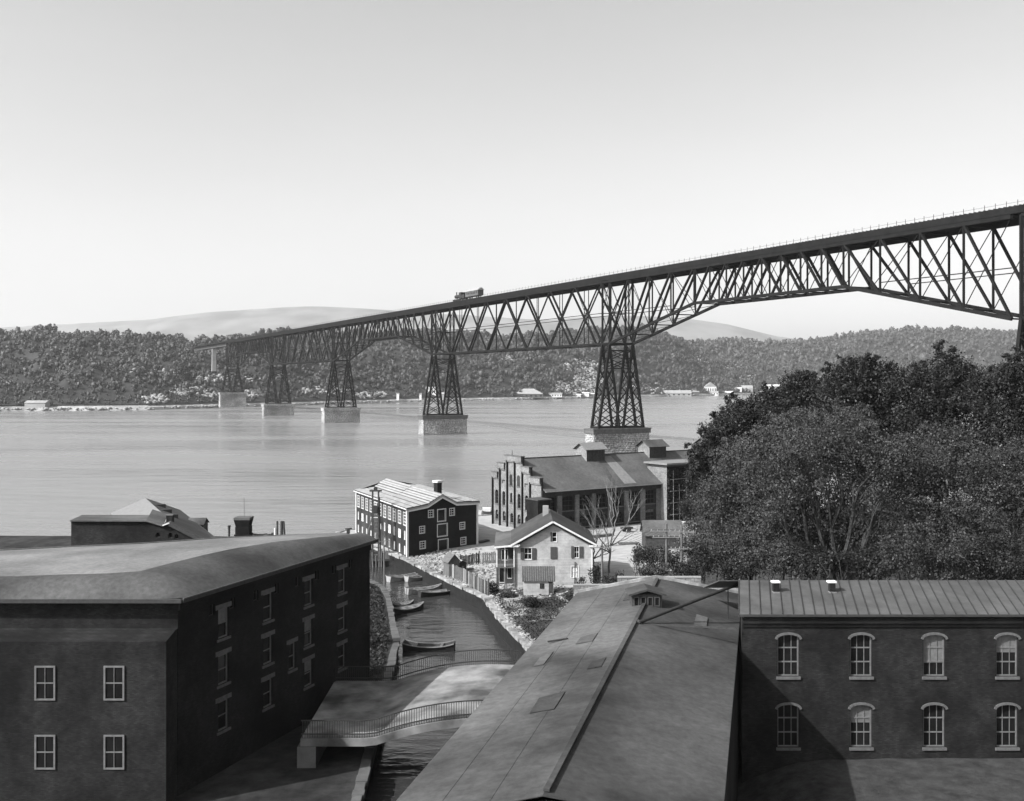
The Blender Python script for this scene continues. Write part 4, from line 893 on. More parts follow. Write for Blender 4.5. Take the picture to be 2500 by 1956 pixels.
sh1 = hutlike('garden_shed', 'small clapboard shed with ribbed roof standing before the gabled house', 'shed', (sc.x, sc.y+1.1, sc.z-.2), 3.4, 2.2, 1.75, 1.25, 'siding', 'boards', gable_front=False, door=(2.85, 3.3, .1, 1.5), win=(1.85, 2.3, .75, 1.35))
for k in range(15):
    x_ = sc.x-1.8+k*.257; q = MB(); q.beam((x_, sc.y+1.1-1.1-.22, sc.z-.2+1.75-.12+.03), (x_, sc.y+1.1, sc.z-.2+3.0+.12), .05, .05); q.build('roof_batten', M['boards_dark'], sh1)
hc = P(1101, 1398, 131)
hutlike('privy_hut', 'tiny grey gabled hut on the quay at the end of the board fence', 'hut', (hc.x, hc.y+.8, gz(hc.x, hc.y)), 1.5, 1.5, 1.9, .8, 'boards', 'boards', ax=(.85, .5), win=(.4, .8, 1.1, 1.5))
hc2 = P(1122, 1388, 133.5); hutlike('privy_hut', 'low dark lean hut touching the tiny gabled hut on its right', 'hut', (hc2.x, hc2.y+.5, gz(hc2.x, hc2.y)), 1.2, 1.3, 1.2, .3, 'boards_dark', 'roof_white', ax=(.85, .5))
# board fences
def fence(label, pts, h, bw_=.17, gap=.03, m='boards', post='boards_dark'):
    t = thing('board_fence', label, 'fence', pts[0]); cnt = 0; rail = MB()
    for a, b in zip(pts, pts[1:]):
        a = V(a); b = V(b); L = (b-a).length; d = (b-a)/L; u = 0
        for hz in (.3, h-.3): rail.beam(a+V(0, .08, hz), b+V(0, .08, hz), .06, .08)
        while u < L:
            p = a+d*u; q = MB(); q.box((p.x, p.y, p.z-.05), bw_, .03, h+R.uniform(-.12, .08), (d.x, d.y)); q.build('board', M[R.choice((m, m, 'boards_dark', 'far_grey'))], t); u += bw_+gap*R.uniform(.5, 3)
    rail.build('rail', M[post], t)
    for p in pts: q = MB(); q.box((p[0], p[1]+.14, p[2]-.1), .14, .14, h+.25); q.build('post', M[post], t)
fpt = []
for x, y, Y in ((1094, 1400, 131), (1130, 1418, 127.5), (1165, 1441, 122.5), (1193, 1457, 119.3)):
    p = P(x, y, Y); fpt.append((p.x, p.y, gz(p.x, p.y)))
fence('grey board fence with missing planks running down from the tiny hut', fpt, 1.75, .2, .05)
p0 = P(1124, 1389, 137); p1 = P(1170, 1386, 138.5); p2 = P(1214, 1378, 138); fence('weathered board fence between the warehouse yard and the porch', [(p.x, p.y, gz(p.x, p.y)) for p in (p0, p1, p2)], 1.5, .22, .03)
# ------------------------------------------------------------------ pile driver, pole, boats
pb = P(917, 1358, 148.5); pdv = thing('pile_driver', 'tall dark timber pile driver frame beside the warehouse', 'pile driver', (pb.x, pb.y, .6))
for sx in (-.42, .42):
    q = MB(); q.beam((pb.x+sx, pb.y, .8), (pb.x+sx, pb.y, 10.4), .22); q.build('lead', M['boards_dark'], pdv)
    q = MB(); q.beam((pb.x+sx*1.4, pb.y+.9, .8), (pb.x+sx*1.2, pb.y+.25, 9.6), .16); q.build('back_post', M['boards_dark'], pdv)
    q = MB(); q.beam((pb.x+sx*5.2, pb.y+.4, .8), (pb.x+sx*1.2, pb.y+.1, 6.8), .15); q.build('side_brace', M['boards'], pdv)
for k in range(17): q = MB(); q.beam((pb.x-.5, pb.y-.02, 1.4+k*.53), (pb.x+.5, pb.y-.02, 1.4+k*.53), .09); q.build('rung', M['white'if k > 9 else 'boards'], pdv)
q = MB(); q.box((pb.x, pb.y+.1, 10.4), 1.7, .6, .22); q.build('head_block', M['boards_dark'], pdv); q = MB(); q.tube([(pb.x, pb.y-.15, 10.8), (pb.x, pb.y+.15, 10.8)], .28, 10); q.build('pulley', M['iron'], pdv)
q = MB(); q.box((pb.x, pb.y-.1, 7.3), .6, .35, 1.1); q.build('hammer', M['iron'], pdv)
scow = thing('pontoon', 'dark flat pontoon carrying the pile driver', 'pontoon', (pb.x, pb.y, 0)); q = MB(); q.box((pb.x+.5, pb.y, -.3), 6., 3.4, 1.08); q.build('hull', M['boat_dark'], scow); 
q = MB(); q.box((pb.x+1.9, pb.y+.6, .785), 1.2, 1., .9); q.build('winch_house', M['boards'], scow)
for k in range(9):
    q = P(905+k*4+R.uniform(-2, 2), 1348+R.uniform(-6, 8), 146.5); g = thing('mooring_post', None, 'post', (q.x, q.y, -.5), 'mooring posts around the pile driver'); g['label'] = 'short timber post standing in the water beside the pile driver'
    m_ = MB(); m_.tube([(q.x, q.y, -.6), (q.x+R.uniform(-.15, .15), q.y, R.uniform(1, 2.6))], .11); m_.build('shaft', M['boards'], g)
pp = PZ(939, 1436, 1.1); up_ = thing('mast', 'tall pale wooden mast at the wharf edge beside the brick building corner', 'pole', (pp.x, pp.y, 1.)); q = MB(); q.tube([(pp.x, pp.y, .9), (pp.x-.1, pp.y, 7.4)], [.13, .08], 8); q.build('pole', M['boards'], up_)
q = MB(); q.beam((pp.x-.7, pp.y, 6.7), (pp.x+.6, pp.y, 6.9), .08); q.build('yard', M['boards'], up_)
def boat(label, x0, y0, x1, y1, m, beam=1.5, inner='boat_in', z=.02, cat='rowing boat', group=None, flat=False, seats=3, name='rowing_boat', fh=.5):
    a = PZ(x0, y0, 0.2); b = PZ(x1, y1, .2); d = (b-a); L = d.length; d.normalize(); n_ = V(-d.y, d.x, 0); t = thing(name, label, cat, (a.x, a.y, 0), group)
    q = MB(); I = MB(); st_ = 12; ring = []
    for k in range(st_+1):
        s_ = k/st_; wd = beam/2*(1 if flat else (math.sin(math.pi*min(1, .18+s_*.86))**.6)); wd = max(.03, wd); rise = .35*abs(2*s_-1)**2.5; c = a+d*L*s_; c.z = z
        ring.append([c-n_*wd+V(0, 0, fh+rise), c-n_*wd*.6+V(0, 0, -.15), c+n_*wd*.6+V(0, 0, -.15), c+n_*wd+V(0, 0, fh+rise), c+n_*(wd-.06)+V(0, 0, fh+rise), c+n_*wd*.55+V(0, 0, .08), c-n_*wd*.55+V(0, 0, .08), c-n_*(wd-.06)+V(0, 0, fh+rise)])
    for A_, B_ in zip(ring, ring[1:]):
        for i, j in ((0, 1), (1, 2), (2, 3)): q.face([A_[i], A_[j], B_[j], B_[i]])
        for i, j in ((3, 4), (7, 0)): q.face([A_[i], A_[j], B_[j], B_[i]])
        for i, j in ((4, 5), (5, 6), (6, 7)): I.face([A_[i], A_[j], B_[j], B_[i]])
    for r_ in (ring[0], ring[-1]): q.face([r_[0], r_[1], r_[2], r_[3]])
    h = q.build('hull', M[m], t); I.build('lining', M[inner], h)
    g = MB()
    for sd in (0, 3):
        for A_, B_ in zip(ring, ring[1:]): g.beam(A_[sd]+V(0, 0, .02), B_[sd]+V(0, 0, .02), .12, .08)
    g.build('gunwale', M[m if m != 'boat_dark' else 'boat_in'], t)
    for k in range(seats): s_ = .25+.5*k/max(1, seats-1); c = a+d*L*s_; q = MB(); q.beam(c-n_*beam*.42+V(0, 0, fh-.1), c+n_*beam*.42+V(0, 0, fh-.1), .25, .05); q.build('thwart', M['boards'], t)
    return t
boat('long pale boat nearest the warehouse with its bow at the quay', 948, 1418, 1038, 1402, 'boat_pale', 1.5, fh=.4)
boat('second pale boat lying just right of the warehouse end boat', 992, 1417, 1056, 1405, 'boat_pale', 1.3, fh=.35)
boat('pale boat in the middle row with raised stern', 993, 1448, 1080, 1437, 'boat_pale', 1.5, fh=.45)
boat('dark hulled skiff tied to the quay in the middle row', 1024, 1455, 1135, 1440, 'boat_dark', 1.3, fh=.4, inner='far_grey')
boat('dark low skiff at the wharf on the near left of the creek', 956, 1496, 1034, 1482, 'boat_dark', 1.6, inner='far_grey', fh=.4)
boat('small dark skiff behind the low skiff at the wharf', 952, 1482, 1010, 1476, 'boat_dark', 1.2, fh=.35)
boat('flat ended black scow floating alone in the open creek', 985, 1582, 1110, 1584, 'boat_dark', 1.5, inner='boat_dark', flat=True, fh=.45, name='scow', cat='scow', seats=2)
wl_ = boat('white launch moored in the river between warehouse and factory', 1170, 1262, 1206, 1258, 'boat_pale', 2.2, fh=1.1, name='launch', cat='boat', seats=0)
a_ = PZ(1188, 1260, .2); q = MB(); q.box((a_.x, a_.y, 1.1), 1.6, 1.4, .7); q.build('cabin', M['white'], wl_)
boat('dark barge lying at the river quay in front of the white launch', 1168, 1277, 1208, 1277, 'boat_dark', 2.6, fh=.9, name='barge', cat='barge', seats=0, flat=True)
# ------------------------------------------------------------------ big brick building, lower left
t = thing('brick_warehouse', 'large sooty brick building with shallow roof filling the lower left corner', 'building', (-20, 62.4, 1.2))
Rr, K, KL = V(-11.6, 85, 0), V(-20, 62.4, 0), V(-60, 62.4, 0); BW_ = Wall(K, Rr); BF = Wall(KL, K)
def Z4(x, y): return 360+x/3.638, 1150+y/3.638
def r4(r): return BW_.rect(Z4(r[0], 0)[0], Z4(r[1], 0)[0], Z4(0, r[2])[1], Z4(0, r[3])[1])
w1 = [r4(r) for r in ((640, 710, 1215, 1480), (1035, 1105, 1085, 1345), (1395, 1465, 965, 1195), (1700, 1755, 870, 1070))]
zt_ = sum(o_[3] for o_ in w1)/4; zb_ = sum(o_[2] for o_ in w1)/4; row = []
for o_ in w1: c = (o_[0]+o_[1])/2; row.append((c-.55, c+.55, zb_, zt_))
w2 = [r4(r) for r in ((1395, 1465, 1330, 1540), (1705, 1760, 1195, 1410))]; zt2 = sum(o_[3] for o_ in w2)/2; dzz = zt_-zt2
ro2 = [(a, b, c-dzz, d-dzz) for a, b, c, d in row]; ro3 = [(a, b, c-2*dzz, d-2*dzz) for a, b, c, d in row if c-2*dzz > 1.6]
side = [((r4(r)[0]+r4(r)[1])/2) for r in ((545, 600, 1150, 1180), (740, 775, 1070, 1130), (945, 980, 1020, 1060), (1130, 1165, 960, 1020), (1315, 1350, 890, 940), (1495, 1515, 825, 870), (1650, 1665, 780, 820), (1795, 1815, 735, 780))]
att = [(c-.28, c+.28, 11.35, 12.05) for c in side]
odd = [r4((1255, 1300, 1530, 1640))]; odd = [(odd[0][0], odd[0][0]+.9, odd[0][3]-1.9, odd[0][3])]
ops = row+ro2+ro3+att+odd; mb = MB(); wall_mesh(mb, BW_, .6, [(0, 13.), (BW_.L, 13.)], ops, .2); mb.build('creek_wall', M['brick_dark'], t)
for o_ in row+ro2+ro3+odd: window(BW_, o_, t, .17, .1, 'sash', cols=1, rows=2, sill=.15, lintel=.28)
for o_ in att: window(BW_, o_, t, .19, .03, 'trim_dark', name='attic_vent')
fo = []
for k in range(9):
    for z in (5.6, 2.2): fo.append((BF.L-5-k*3.6, BF.L-3.9-k*3.6, z, z+2.))
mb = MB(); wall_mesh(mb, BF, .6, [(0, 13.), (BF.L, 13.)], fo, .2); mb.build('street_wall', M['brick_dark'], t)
for o_ in fo: window(BF, o_, t, .17, .1, 'sash', cols=1, rows=2, sill=.15, lintel=.28)
q = MB(); Wn = Wall(Rr, V(-28.2, 81.5, 0)); wall_mesh(q, Wn, .6, [(0, 13.), (Wn.L, 13.)], []); q.build('rear_wall', M['brick_dark'], t)
def v3(p, z): return V(p.x, p.y, z)
nr = BW_.n; Ke = v3(K, 13.15)+nr*.45+V(0, -.45, 0); Re = v3(Rr, 13.15)+nr*.45+BW_.d*.4; KLe = v3(KL, 13.15)+V(0, -.45, 0)
Pts = [V(-23.2, 63.9, 14.35), V(-20.2, 70.6, 14.5), V(-17.6, 76., 14.35), V(-14.4, 82.0, 13.9), V(-13.2, 85.3, 13.55)]
Fe = [V(-13.9, 86., 13.5), V(-22.7, 83.1, 13.6), V(-28.2, 80.9, 13.5), V(-60, 70.5, 13.4)]
W0 = V(-60, 63.2, 13.4)
def poly_at(pts, t):
    L = [0]
    for p_, q_ in zip(pts, pts[1:]): L.append(L[-1]+(q_-p_).length)
    d_ = t*L[-1]
    for i_ in range(len(pts)-1):
        if d_ <= L[i_+1]+1e-6: return pts[i_].lerp(pts[i_+1], (d_-L[i_])/(L[i_+1]-L[i_]))
    return pts[-1]
def soft(pts, t): return sum((poly_at(pts, min(1, max(0, t+k*.03))) for k in (-2, -1, 0, 1, 2)), V(0, 0, 0))/5 if .06 < t < .94 else poly_at(pts, t)
def roof_grid(name, lo_e, hi_e, m, bulge):
    nc, nr_ = 34, 8; vv_ = []
    for j in range(nr_+1):
        for i_ in range(nc+1):
            p_ = lo_e(i_/nc).lerp(hi_e(i_/nc), j/nr_); p_.z += bulge*math.sin(math.pi*j/nr_)+(R.uniform(-.012, .012)); vv_.append(tuple(p_))
    ii = (np.arange(nr_)[:, None]*(nc+1)+np.arange(nc)[None]).ravel(); return np_mesh(name, np.array(vv_), np.stack([ii, ii+1, ii+nc+2, ii+nc+1], 1), m, t, smooth=True)
M['roof_tar_lit'] = mat('lit_tar_and_gravel_roof', .11, .17, 3., .95, .04, big=(.2, .25))  # lit copy of the tar roof; sun on the back slope put into colour
low_ = lambda u_: KLe.lerp(Ke, u_/.4) if u_ < .4 else Ke.lerp(Re, (u_-.4)/.6)
rdg_ = lambda u_: W0.lerp(Pts[0], u_/.4) if u_ < .4 else soft(Pts, (u_-.4)/.6)
far_ = lambda u_: poly_at(Fe[::-1], min(1, u_*1.0))
roof_grid('roof_front', low_, rdg_, M['roof_tar'], .3); roof_grid('roof_back', rdg_, far_, M['roof_tar_lit'], .12)
q = MB(); q.face([tuple(x) for x in (Re, Fe[0], Pts[4])]); q.build('roof_end', M['roof_tar'], t)
q = MB(); q.beam(Ke+V(0, 0, -.1), Re+V(0, 0, -.1), .28, .22); q.build('gutter', M['trim_dark'], t); q = MB(); q.beam(KLe+V(0, 0, -.1), Ke+V(0, 0, -.1), .28, .22); q.build('gutter', M['trim_dark'], t)
q = MB(); q.beam(Ke+V(0, 0, .05)+nr*.12, Re+V(0, 0, .05)+nr*.12, .05, .06); q.build('gutter_lip', M['lintel'], t)
q = MB(); lbox(q, BW_, .0, BW_.L, 12.35, 12.95, .002, .15); q.build('cornice', M['brick_dark'], t)
q = MB(); q.beam(Fe[0]+V(0, 0, .03), Fe[1]+V(0, 0, .03), .15, .12); q.beam(Fe[1]+V(0, 0, .03), Fe[2]+V(0, 0, .03), .15, .12); q.beam(Fe[2]+V(0, 0, .03), Fe[3]+V(0, 0, .03), .15, .12); q.build('parapet_coping', M['lintel'], t)
q = MB(); q.beam(Pts[4]+V(-.2, 0, .1), Pts[4]+V(-.2, 0, .5), .25); q.beam(Pts[4]+V(-.45, 0, .45), Pts[4]+V(.1, 0, .5), .1); q.build('roof_vent', M['iron'], t)
# lower annex against the street wall
q = MB(); q.hexa([(-60, 60.4, .6), (-20.05, 60.4, .6), (-20.05, 62.38, .6), (-60, 62.38, .6)], [(-60, 60.4, 11.0), (-20.05, 60.4, 11.0), (-20.05, 62.38, 11.3), (-60, 62.38, 11.3)]); an = q.build('annex', M['brick_mid'], t)
Wa = Wall((-60, 60.4), (-20.05, 60.4))
for k in range(6):
    for z in (7.6, 3.6): window(Wa, (Wa.L-3.6-k*4, Wa.L-2.4-k*4, z, z+2), an, -.02, .1, 'sash', cols=2, rows=2)
# chimney, pipe stack behind it
cb = P(595, 1312, 92); st_ = thing('brick_chimney', 'dark brick chimney with flared top and lightning rod behind the big roof', 'chimney', (cb.x, cb.y, 1.2)); zt_ = P(0, 1258, 92).z
q = MB(); q.box((cb.x, cb.y, 1.2), 1.25, 1.25, zt_-2.9); q.build('shaft', M['brick_dark'], st_)
q = MB(); q.box((cb.x, cb.y, zt_-1.699), 1.2, 1.2, .75, taper=1.); q.box((cb.x, cb.y, zt_-.95), 1.12, 1.12, .6, taper=1.25); q.box((cb.x, cb.y, zt_-1.75), 1.36, 1.36, .12); q.build('neck', M['brick_dark'], st_)
q = MB(); q.box((cb.x, cb.y, zt_-.349), 1.42, 1.42, .2); q.build('cap', M['stone_dark'], st_)
for k in range(9): q = MB(); q.box((cb.x, cb.y, zt_-3.6+k*.2), 1.28, 1.28, .1); q.build('brick_course', M['brick_dark'], st_)
q = MB(); q.tube([(cb.x+.05, cb.y, zt_-.15), (cb.x+.03, cb.y, zt_+1.55)], .018, 5); q.build('lightning_rod', M['iron'], st_)
cb = P(559.5, 1313, 95); st_ = thing('stove_pipe', 'thin rusty stove pipe left of the flared chimney', 'pipe', (cb.x, cb.y, 10)); zt_ = P(0, 1283, 95).z
q = MB(); q.tube([(cb.x, cb.y, 8), (cb.x, cb.y, zt_-.4), (cb.x, cb.y, zt_)], [.09, .1, .15], 8); q.build('pipe', M['iron'], st_)
q = MB(); q.box((cb.x, cb.y, 1.2), 2.4, 3, 7.5); q.build('base_shed', M['brick_dark'], st_)
for k, (x, dx_, m_) in enumerate(((671.5, 5, 'white'), (677, 5, 'boards_dark'), (687.5, 7, 'boards_dark'), (692.5, 5, 'boards_dark'))):
    top = 1291 if k == 0 else 1274; p = P(x, top, 173)
    g = thing('mooring_pile', ['white painted pile, shortest of the four behind the big roof', 'dark mooring pile just right of the white pile', 'thick dark mooring pile third from the white one', 'slanting dark mooring pile at the right end of the cluster'][k], 'mooring pile', (p.x, p.y, -1), 'mooring piles behind the big roof')
    q = MB(); q.tube([(p.x+(.25 if k == 3 else 0), p.y, -1), (p.x, p.y, p.z)], dx_*173/F/2, 8); q.build('timber', M[m_], g)
    q = MB(); q.tube([(p.x, p.y, p.z), (p.x, p.y, p.z+.1)], dx_*173/F/2*.85, 8); q.build('pile_cap', M['white' if k == 0 else 'iron'], g)
wh = thing('timber_wharf', 'low dark timber wharf showing just above the back of the big roof', 'wharf', (-40, 170, 0)); q = MB(); a = P(535, 1314, 171); b = P(672, 1309, 175); q.beam(a, b, .8, .35); q.build('stringer', M['boards_dark'], wh)
for k in range(9): p = a.lerp(b, .6+.4*k/9); q = MB(); q.box((p.x, p.y, p.z+.1), .4, .4, R.uniform(.2, .5)); q.build('bollard', M['boards_dark'], wh)
# ------------------------------------------------------------------ roofs at far left
def gable_b(name, label, cat, e0, e1, w_, ze, zr, wallm, roofm, roofl, zb=1.2, side=1, ext=0., win=True):
    """eave line e0(near)->e1(far) on the right; ridge w_ to the left"""
    e0 = V(e0[0], e0[1], 0); e1 = V(e1[0], e1[1], 0); d = (e1-e0).normalized(); n_ = V(-d.y, d.x, 0)*side; t = thing(name, label, cat, (e0.x, e0.y, zb)); r0, r1 = e0+n_*w_, e1+n_*w_; l0, l1 = e0+n_*2*w_, e1+n_*2*w_
    q = MB(); q.hexa([tuple(v3(p, zb)) for p in (e0, e1, l1, l0)], [tuple(v3(p, ze-.15)) for p in (e0, e1, l1, l0)])
    for a, b, c in ((e0, l0, r0), (e1, l1, r1)): q.face([tuple(v3(a, ze-.15)), tuple(v3(b, ze-.15)), tuple(v3(c, zr-.15))])
    q.build('wall', M[wallm], t); o_ = .3
    slab([v3(e0-d*o_-n_*o_, ze-.08), v3(e1+d*o_-n_*o_, ze-.08), v3(r1+d*o_, zr), v3(r0-d*o_, zr)], .14, 'roof', M[roofm], t)
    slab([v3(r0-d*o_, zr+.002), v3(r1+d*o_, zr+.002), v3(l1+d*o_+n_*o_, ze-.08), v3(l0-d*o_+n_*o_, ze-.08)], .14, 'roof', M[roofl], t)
    q = MB(); q.beam(v3(e0-n_*.33, ze-.15), v3(e1-n_*.33, ze-.15), .15, .15); q.build('gutter', M['trim_dark'], t); return t, d, n_, r0, r1
t1, d1, n1, r0, r1 = gable_b('warehouse', 'long grey gabled roof with left slope coloured as sunlit at the left edge above the river', 'warehouse', (-36.5, 130.), (-52.7, 164.), 4.7, 6., 7.95, 'brick_mid', 'roof_dark', 'roof_pale')  # left slope paler: its sunlight is put into the roof colour
for f_ in (.45, .62, .8): p = r0.lerp(r1, f_)-n1*1.2; q = MB(); q.box((p.x, p.y, 7.0), .9, 1.6, .75, (d1.x, d1.y)); q.build('roof_vent', M['iron'], t1)
p = P(483, 1276, 150); hutlike('shed', 'little pale roofed shed jutting out to the right of the long grey roof', 'shed', (p.x, p.y, 1.2), 2.2, 2.4, p.z-1.3, .7, 'boards_dark', 'roof_grey', gable_front=False)
ap = P(416, 1276, 104); er = P(512, 1326, 104); t2 = thing('brick_shed', 'low brick gabled building with arched windows below the long grey roof', 'building', (ap.x, ap.y, 1.2)); lx = P(400, 1282, 104)
W2 = Wall((-44, 104), (er.x, 104)); pl = [(0, 12.2), (W2.hit(360, 1271)[0], W2.hit(360, 1271)[1]), W2.hit(400, 1283), W2.hit(416, 1277), (W2.L, er.z)]
o2_ = [W2.rect(380, 391, 1300, 1312), W2.rect(411, 421, 1301, 1314), W2.rect(426, 436, 1304, 1316)]; mb = MB(); wall_mesh(mb, W2, 1.0, pl, o2_, .2, arch=.8); mb.build('gable_wall', M['brick_mid'], t2)
for o_ in o2_: window(W2, o_, t2, .18, .04, 'trim_dark')
for i in range(4):
    (u0, z0), (u1, z1) = pl[i], pl[i+1]; a = V(*W2.pt(u0, z0+.05, .3)); b = V(*W2.pt(u1, z1+.05, .3)); back_ = V(-2.5, 9, -.6) if i != 1 else V(-2.5, 9, 0)
    slab([a, b, b+back_, a+back_], .12, 'roof', M['roof_dark' if i == 3 else 'roof_grey'], t2)
    if i == 3: q = MB(); q.beam(a+V(0, -.05, -.12), b+V(0, -.05, -.12), .12, .35); q.build('rake_board', M['trim_dark'], t2)
    if i == 2: q = MB(); q.beam(a+V(0, -.05, 0), b+V(0, -.05, 0), .12, .12); q.build('rake_board', M['white'], t2)
p = P(415.5, 1276, 107); q = MB(); q.box((p.x, p.y, p.z-1), .62, .62, 1.75); c_ = q.build('chimney', M['brick_dark'], t2); q = MB(); q.box((p.x, p.y, p.z+.75), .75, .75, .1); q.build('chimney_cap', M['lintel'], c_)
# ------------------------------------------------------------------ broad felt roof, lower centre right
YF = 75.; zr_ = HC-(1416-HY)/F*YF; zl_ = HC-(1450-HY)/F*YF
L1, A1, R1 = V((1411-CX)/F*YF, YF, zl_), V((1605-CX)/F*YF, YF, zr_), V((1812-CX)/F*YF, YF, zl_-.1); dd = V(-.232, -.973, 0); LN = 40.
t = thing('felt_roofed_hall', 'low broad hall with worn grey felt gable roof in the lower centre right', 'building', (L1.x, L1.y, 2.))
L0, A0_, R0 = L1+dd*LN, A1+dd*LN, R1+dd*LN
q = MB(); q.hexa([tuple(v3(p, 0.)) for p in (L0, R0, R1, L1)], [tuple(v3(p, zl_-.25)) for p in (L0, R0, R1, L1)])
for a, b, c in ((L0, R0, A0_), (L1, R1, A1)): q.face([tuple(v3(a, zl_-.25)), tuple(v3(b, zl_-.25)), tuple(v3(c, zr_-.2))])
q.build('wall', M['brick_dark'], t)
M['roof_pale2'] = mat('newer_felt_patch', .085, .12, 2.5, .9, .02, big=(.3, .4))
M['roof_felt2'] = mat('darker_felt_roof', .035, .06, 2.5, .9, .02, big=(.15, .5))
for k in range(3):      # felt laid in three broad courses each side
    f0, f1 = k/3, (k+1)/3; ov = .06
    for A_, B_, mm, sg in ((A1, L1, 'roof_grey', -1), (A1, R1, 'roof_felt2', 1)):  # right slope darker: its shade is put into the felt colour
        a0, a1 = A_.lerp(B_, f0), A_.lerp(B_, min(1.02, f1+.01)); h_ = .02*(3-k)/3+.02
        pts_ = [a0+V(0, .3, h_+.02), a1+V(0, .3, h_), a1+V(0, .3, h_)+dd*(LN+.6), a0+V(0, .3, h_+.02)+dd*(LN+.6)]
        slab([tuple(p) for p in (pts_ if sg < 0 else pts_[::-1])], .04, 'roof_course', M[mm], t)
for (u_, v_, du, dv, mm) in ((.2, .1, .1, .3, 'roof_felt2'), (.55, .25, .12, .35, 'roof_tar'), (.35, .42, .16, .22, 'roof_felt2'), (.7, .5, .1, .3, 'roof_tar'), (.3, .75, .2, .3, 'roof_tar'), (.1, .6, .12, .2, 'roof_felt2')):
    for A_, B_, m3 in ((A1, L1, mm),) if u_ != .55 else ((A1, R1, mm),):
        g = [A_.lerp(B_, a_)+dd*(LN*b_*.9)+V(0, 0, .1) for a_, b_ in ((u_, v_), (u_+du, v_+.01), (u_+du*R.uniform(.9, 1.1), v_+dv*.25), (u_, v_+dv*.25))]
        slab([tuple(p) for p in g], .02, 'roof_patch', M.get(m3) or M['roof_grey'], t)
q = MB(); q.beam(L1+V(0, .35, .1), A1+V(0, .35, .18), .2, .2); q.beam(A1+V(0, .35, .18), R1+V(0, .35, .1), .2, .2); q.build('parapet_coping', M['quay'], t)
q = MB(); q.beam(A1+V(0, 0, .12), A1+V(0, 0, .12)+dd*LN, .22, .08); q.build('ridge_cap', M['roof_felt2'], t)
# cupola with windows
s_ = (1.0); bp = A1+dd*8.; cz = zr_
cu = MB(); cu.box((bp.x, bp.y, cz-.55), 1.9, 1.5, 1.25); c_ = cu.build('cupola', M['boards_dark'], t); Wc = Wall((bp.x-.95, bp.y-.75), (bp.x+.95, bp.y-.75))
for k in range(4): window(Wc, (.1+k*.44, .44+k*.44, cz-.05, cz+.55), c_, -.015, .05, 'shutter', cols=1, rows=1)
for sg in (-1, 1):
    x_ = bp.x+sg*1.2; q = MB(); q.prism([(bp.x, bp.y-1., cz+1.0+.001*sg), (x_, bp.y-1., cz+.66), (x_, bp.y+.95, cz+.66), (bp.x, bp.y+.95, cz+1.0+.001*sg)], .08); q.build('roof', M['roof_grey'], c_)
    q = MB(); q.beam((bp.x, bp.y-1.02, cz+1.03), (x_, bp.y-1.02, cz+.68), .06, .12); q.build('rake_board', M['trim_dark'], c_)
q = MB(); q.beam((bp.x-1.0, bp.y-.8, cz-.3), (bp.x, bp.y-.8, cz-.12), .08); q.beam((bp.x, bp.y-.8, cz-.12), (bp.x+1.0, bp.y-.8, cz-.3), .08); q.build('sill', M['lintel'], c_)
# dark pipe slanting over the roof
pa, pc = P(1557, 1521, 61.5), P(1800, 1427, 66.5); g = thing('flue_pipe', 'long black flue pipe slanting up across the grey felt roof', 'pipe', pa)
q = MB(); q.tube([pa, pa.lerp(pc, .5), pc], .11, 10); q.build('pipe', M['iron'], g); q = MB(); q.tube([pa-V(.05, 0, .1), pa+V(.15, .01, .1)], .16, 10); q.build('collar', M['iron'], g)
for f_ in (.9,): p = pa.lerp(pc, f_); q = MB(); q.beam(p, (p.x, p.y, min(p.z-.2, zl_+.25)), .06); q.build('prop', M['iron'], g)
q = MB(); a = P(1575, 1524, 62); b = P(1800, 1535, 60.); q.beam(a, b, .08, .1); q.build('roof_seam', M['trim_dark'], t)
a, b = P(1337, 1573, 59.8), P(1386, 1564, 60.2); g = thing('plank', 'loose plank lying on the left slope of the felt roof', 'plank', a); q = MB(); q.beam(a+V(0, 0, .15), b+V(0, 0, .12), .12, .08); q.build('board', M['boards_dark'], g)
# ------------------------------------------------------------------ standing seam roof building, lower right
YE, YK = 60., 65.6; sk_ = 1.1; ze2, zk2 = 12.65, 13.56; xa = (1803-CX)/F*YE
t = thing('brick_hall', 'brick building with ribbed metal roof and arched windows in the lower right corner', 'building', (xa, YE, 4)); XE = 44.
Wm = Wall((xa+.25, YE+.3), (XE, YE+.3)); ao = []
for cxp in (1928, 2107, 2286, 2465):
    c = (cxp-CX)/F*YE-xa-.25; ao.append((c-.62, c+.62, 9.0, 11.45)); ao.append((c-.62, c+.62, 4.9, 7.4))
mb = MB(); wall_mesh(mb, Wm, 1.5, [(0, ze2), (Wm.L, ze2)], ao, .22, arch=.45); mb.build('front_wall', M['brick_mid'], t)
for o_ in ao:
    w_ = window(Wm, o_, t, .2, .07, 'sash', cols=3, rows=3, sill=.08); q = MB(); c = (o_[0]+o_[1])/2; n = 8
    for k in range(n):
        t0, t1_ = math.pi*k/n, math.pi*(k+1)/n; f_ = lambda a, r: Wm.pt(c-math.cos(a)*r, o_[3]-.28+math.sin(a)*.28*r/.62+.0, .05)
        q.beam(f_(t0, .72), f_(t1_, .72), .06, .14)
    q.build('arch_ring', M['lintel'], w_)
q = MB(); wall_mesh(q, Wall((xa+.25+sk_, YK), (xa+.25, YE+.3)), 1.5, [(0, zk2-.2), (math.hypot(YK-YE-.3, sk_), ze2)], []); q.build('side_wall', M['brick_mid'], t)
q = MB(); lbox(q, Wm, 0, Wm.L, ze2-.55, ze2-.1, .002, .2); lbox(q, Wm, 0, Wm.L, ze2-.75, ze2-.552, .002, .1); q.build('cornice', M['brick_dark'], t)
sk = 1.22; x = xa; k = 0; pw = .62
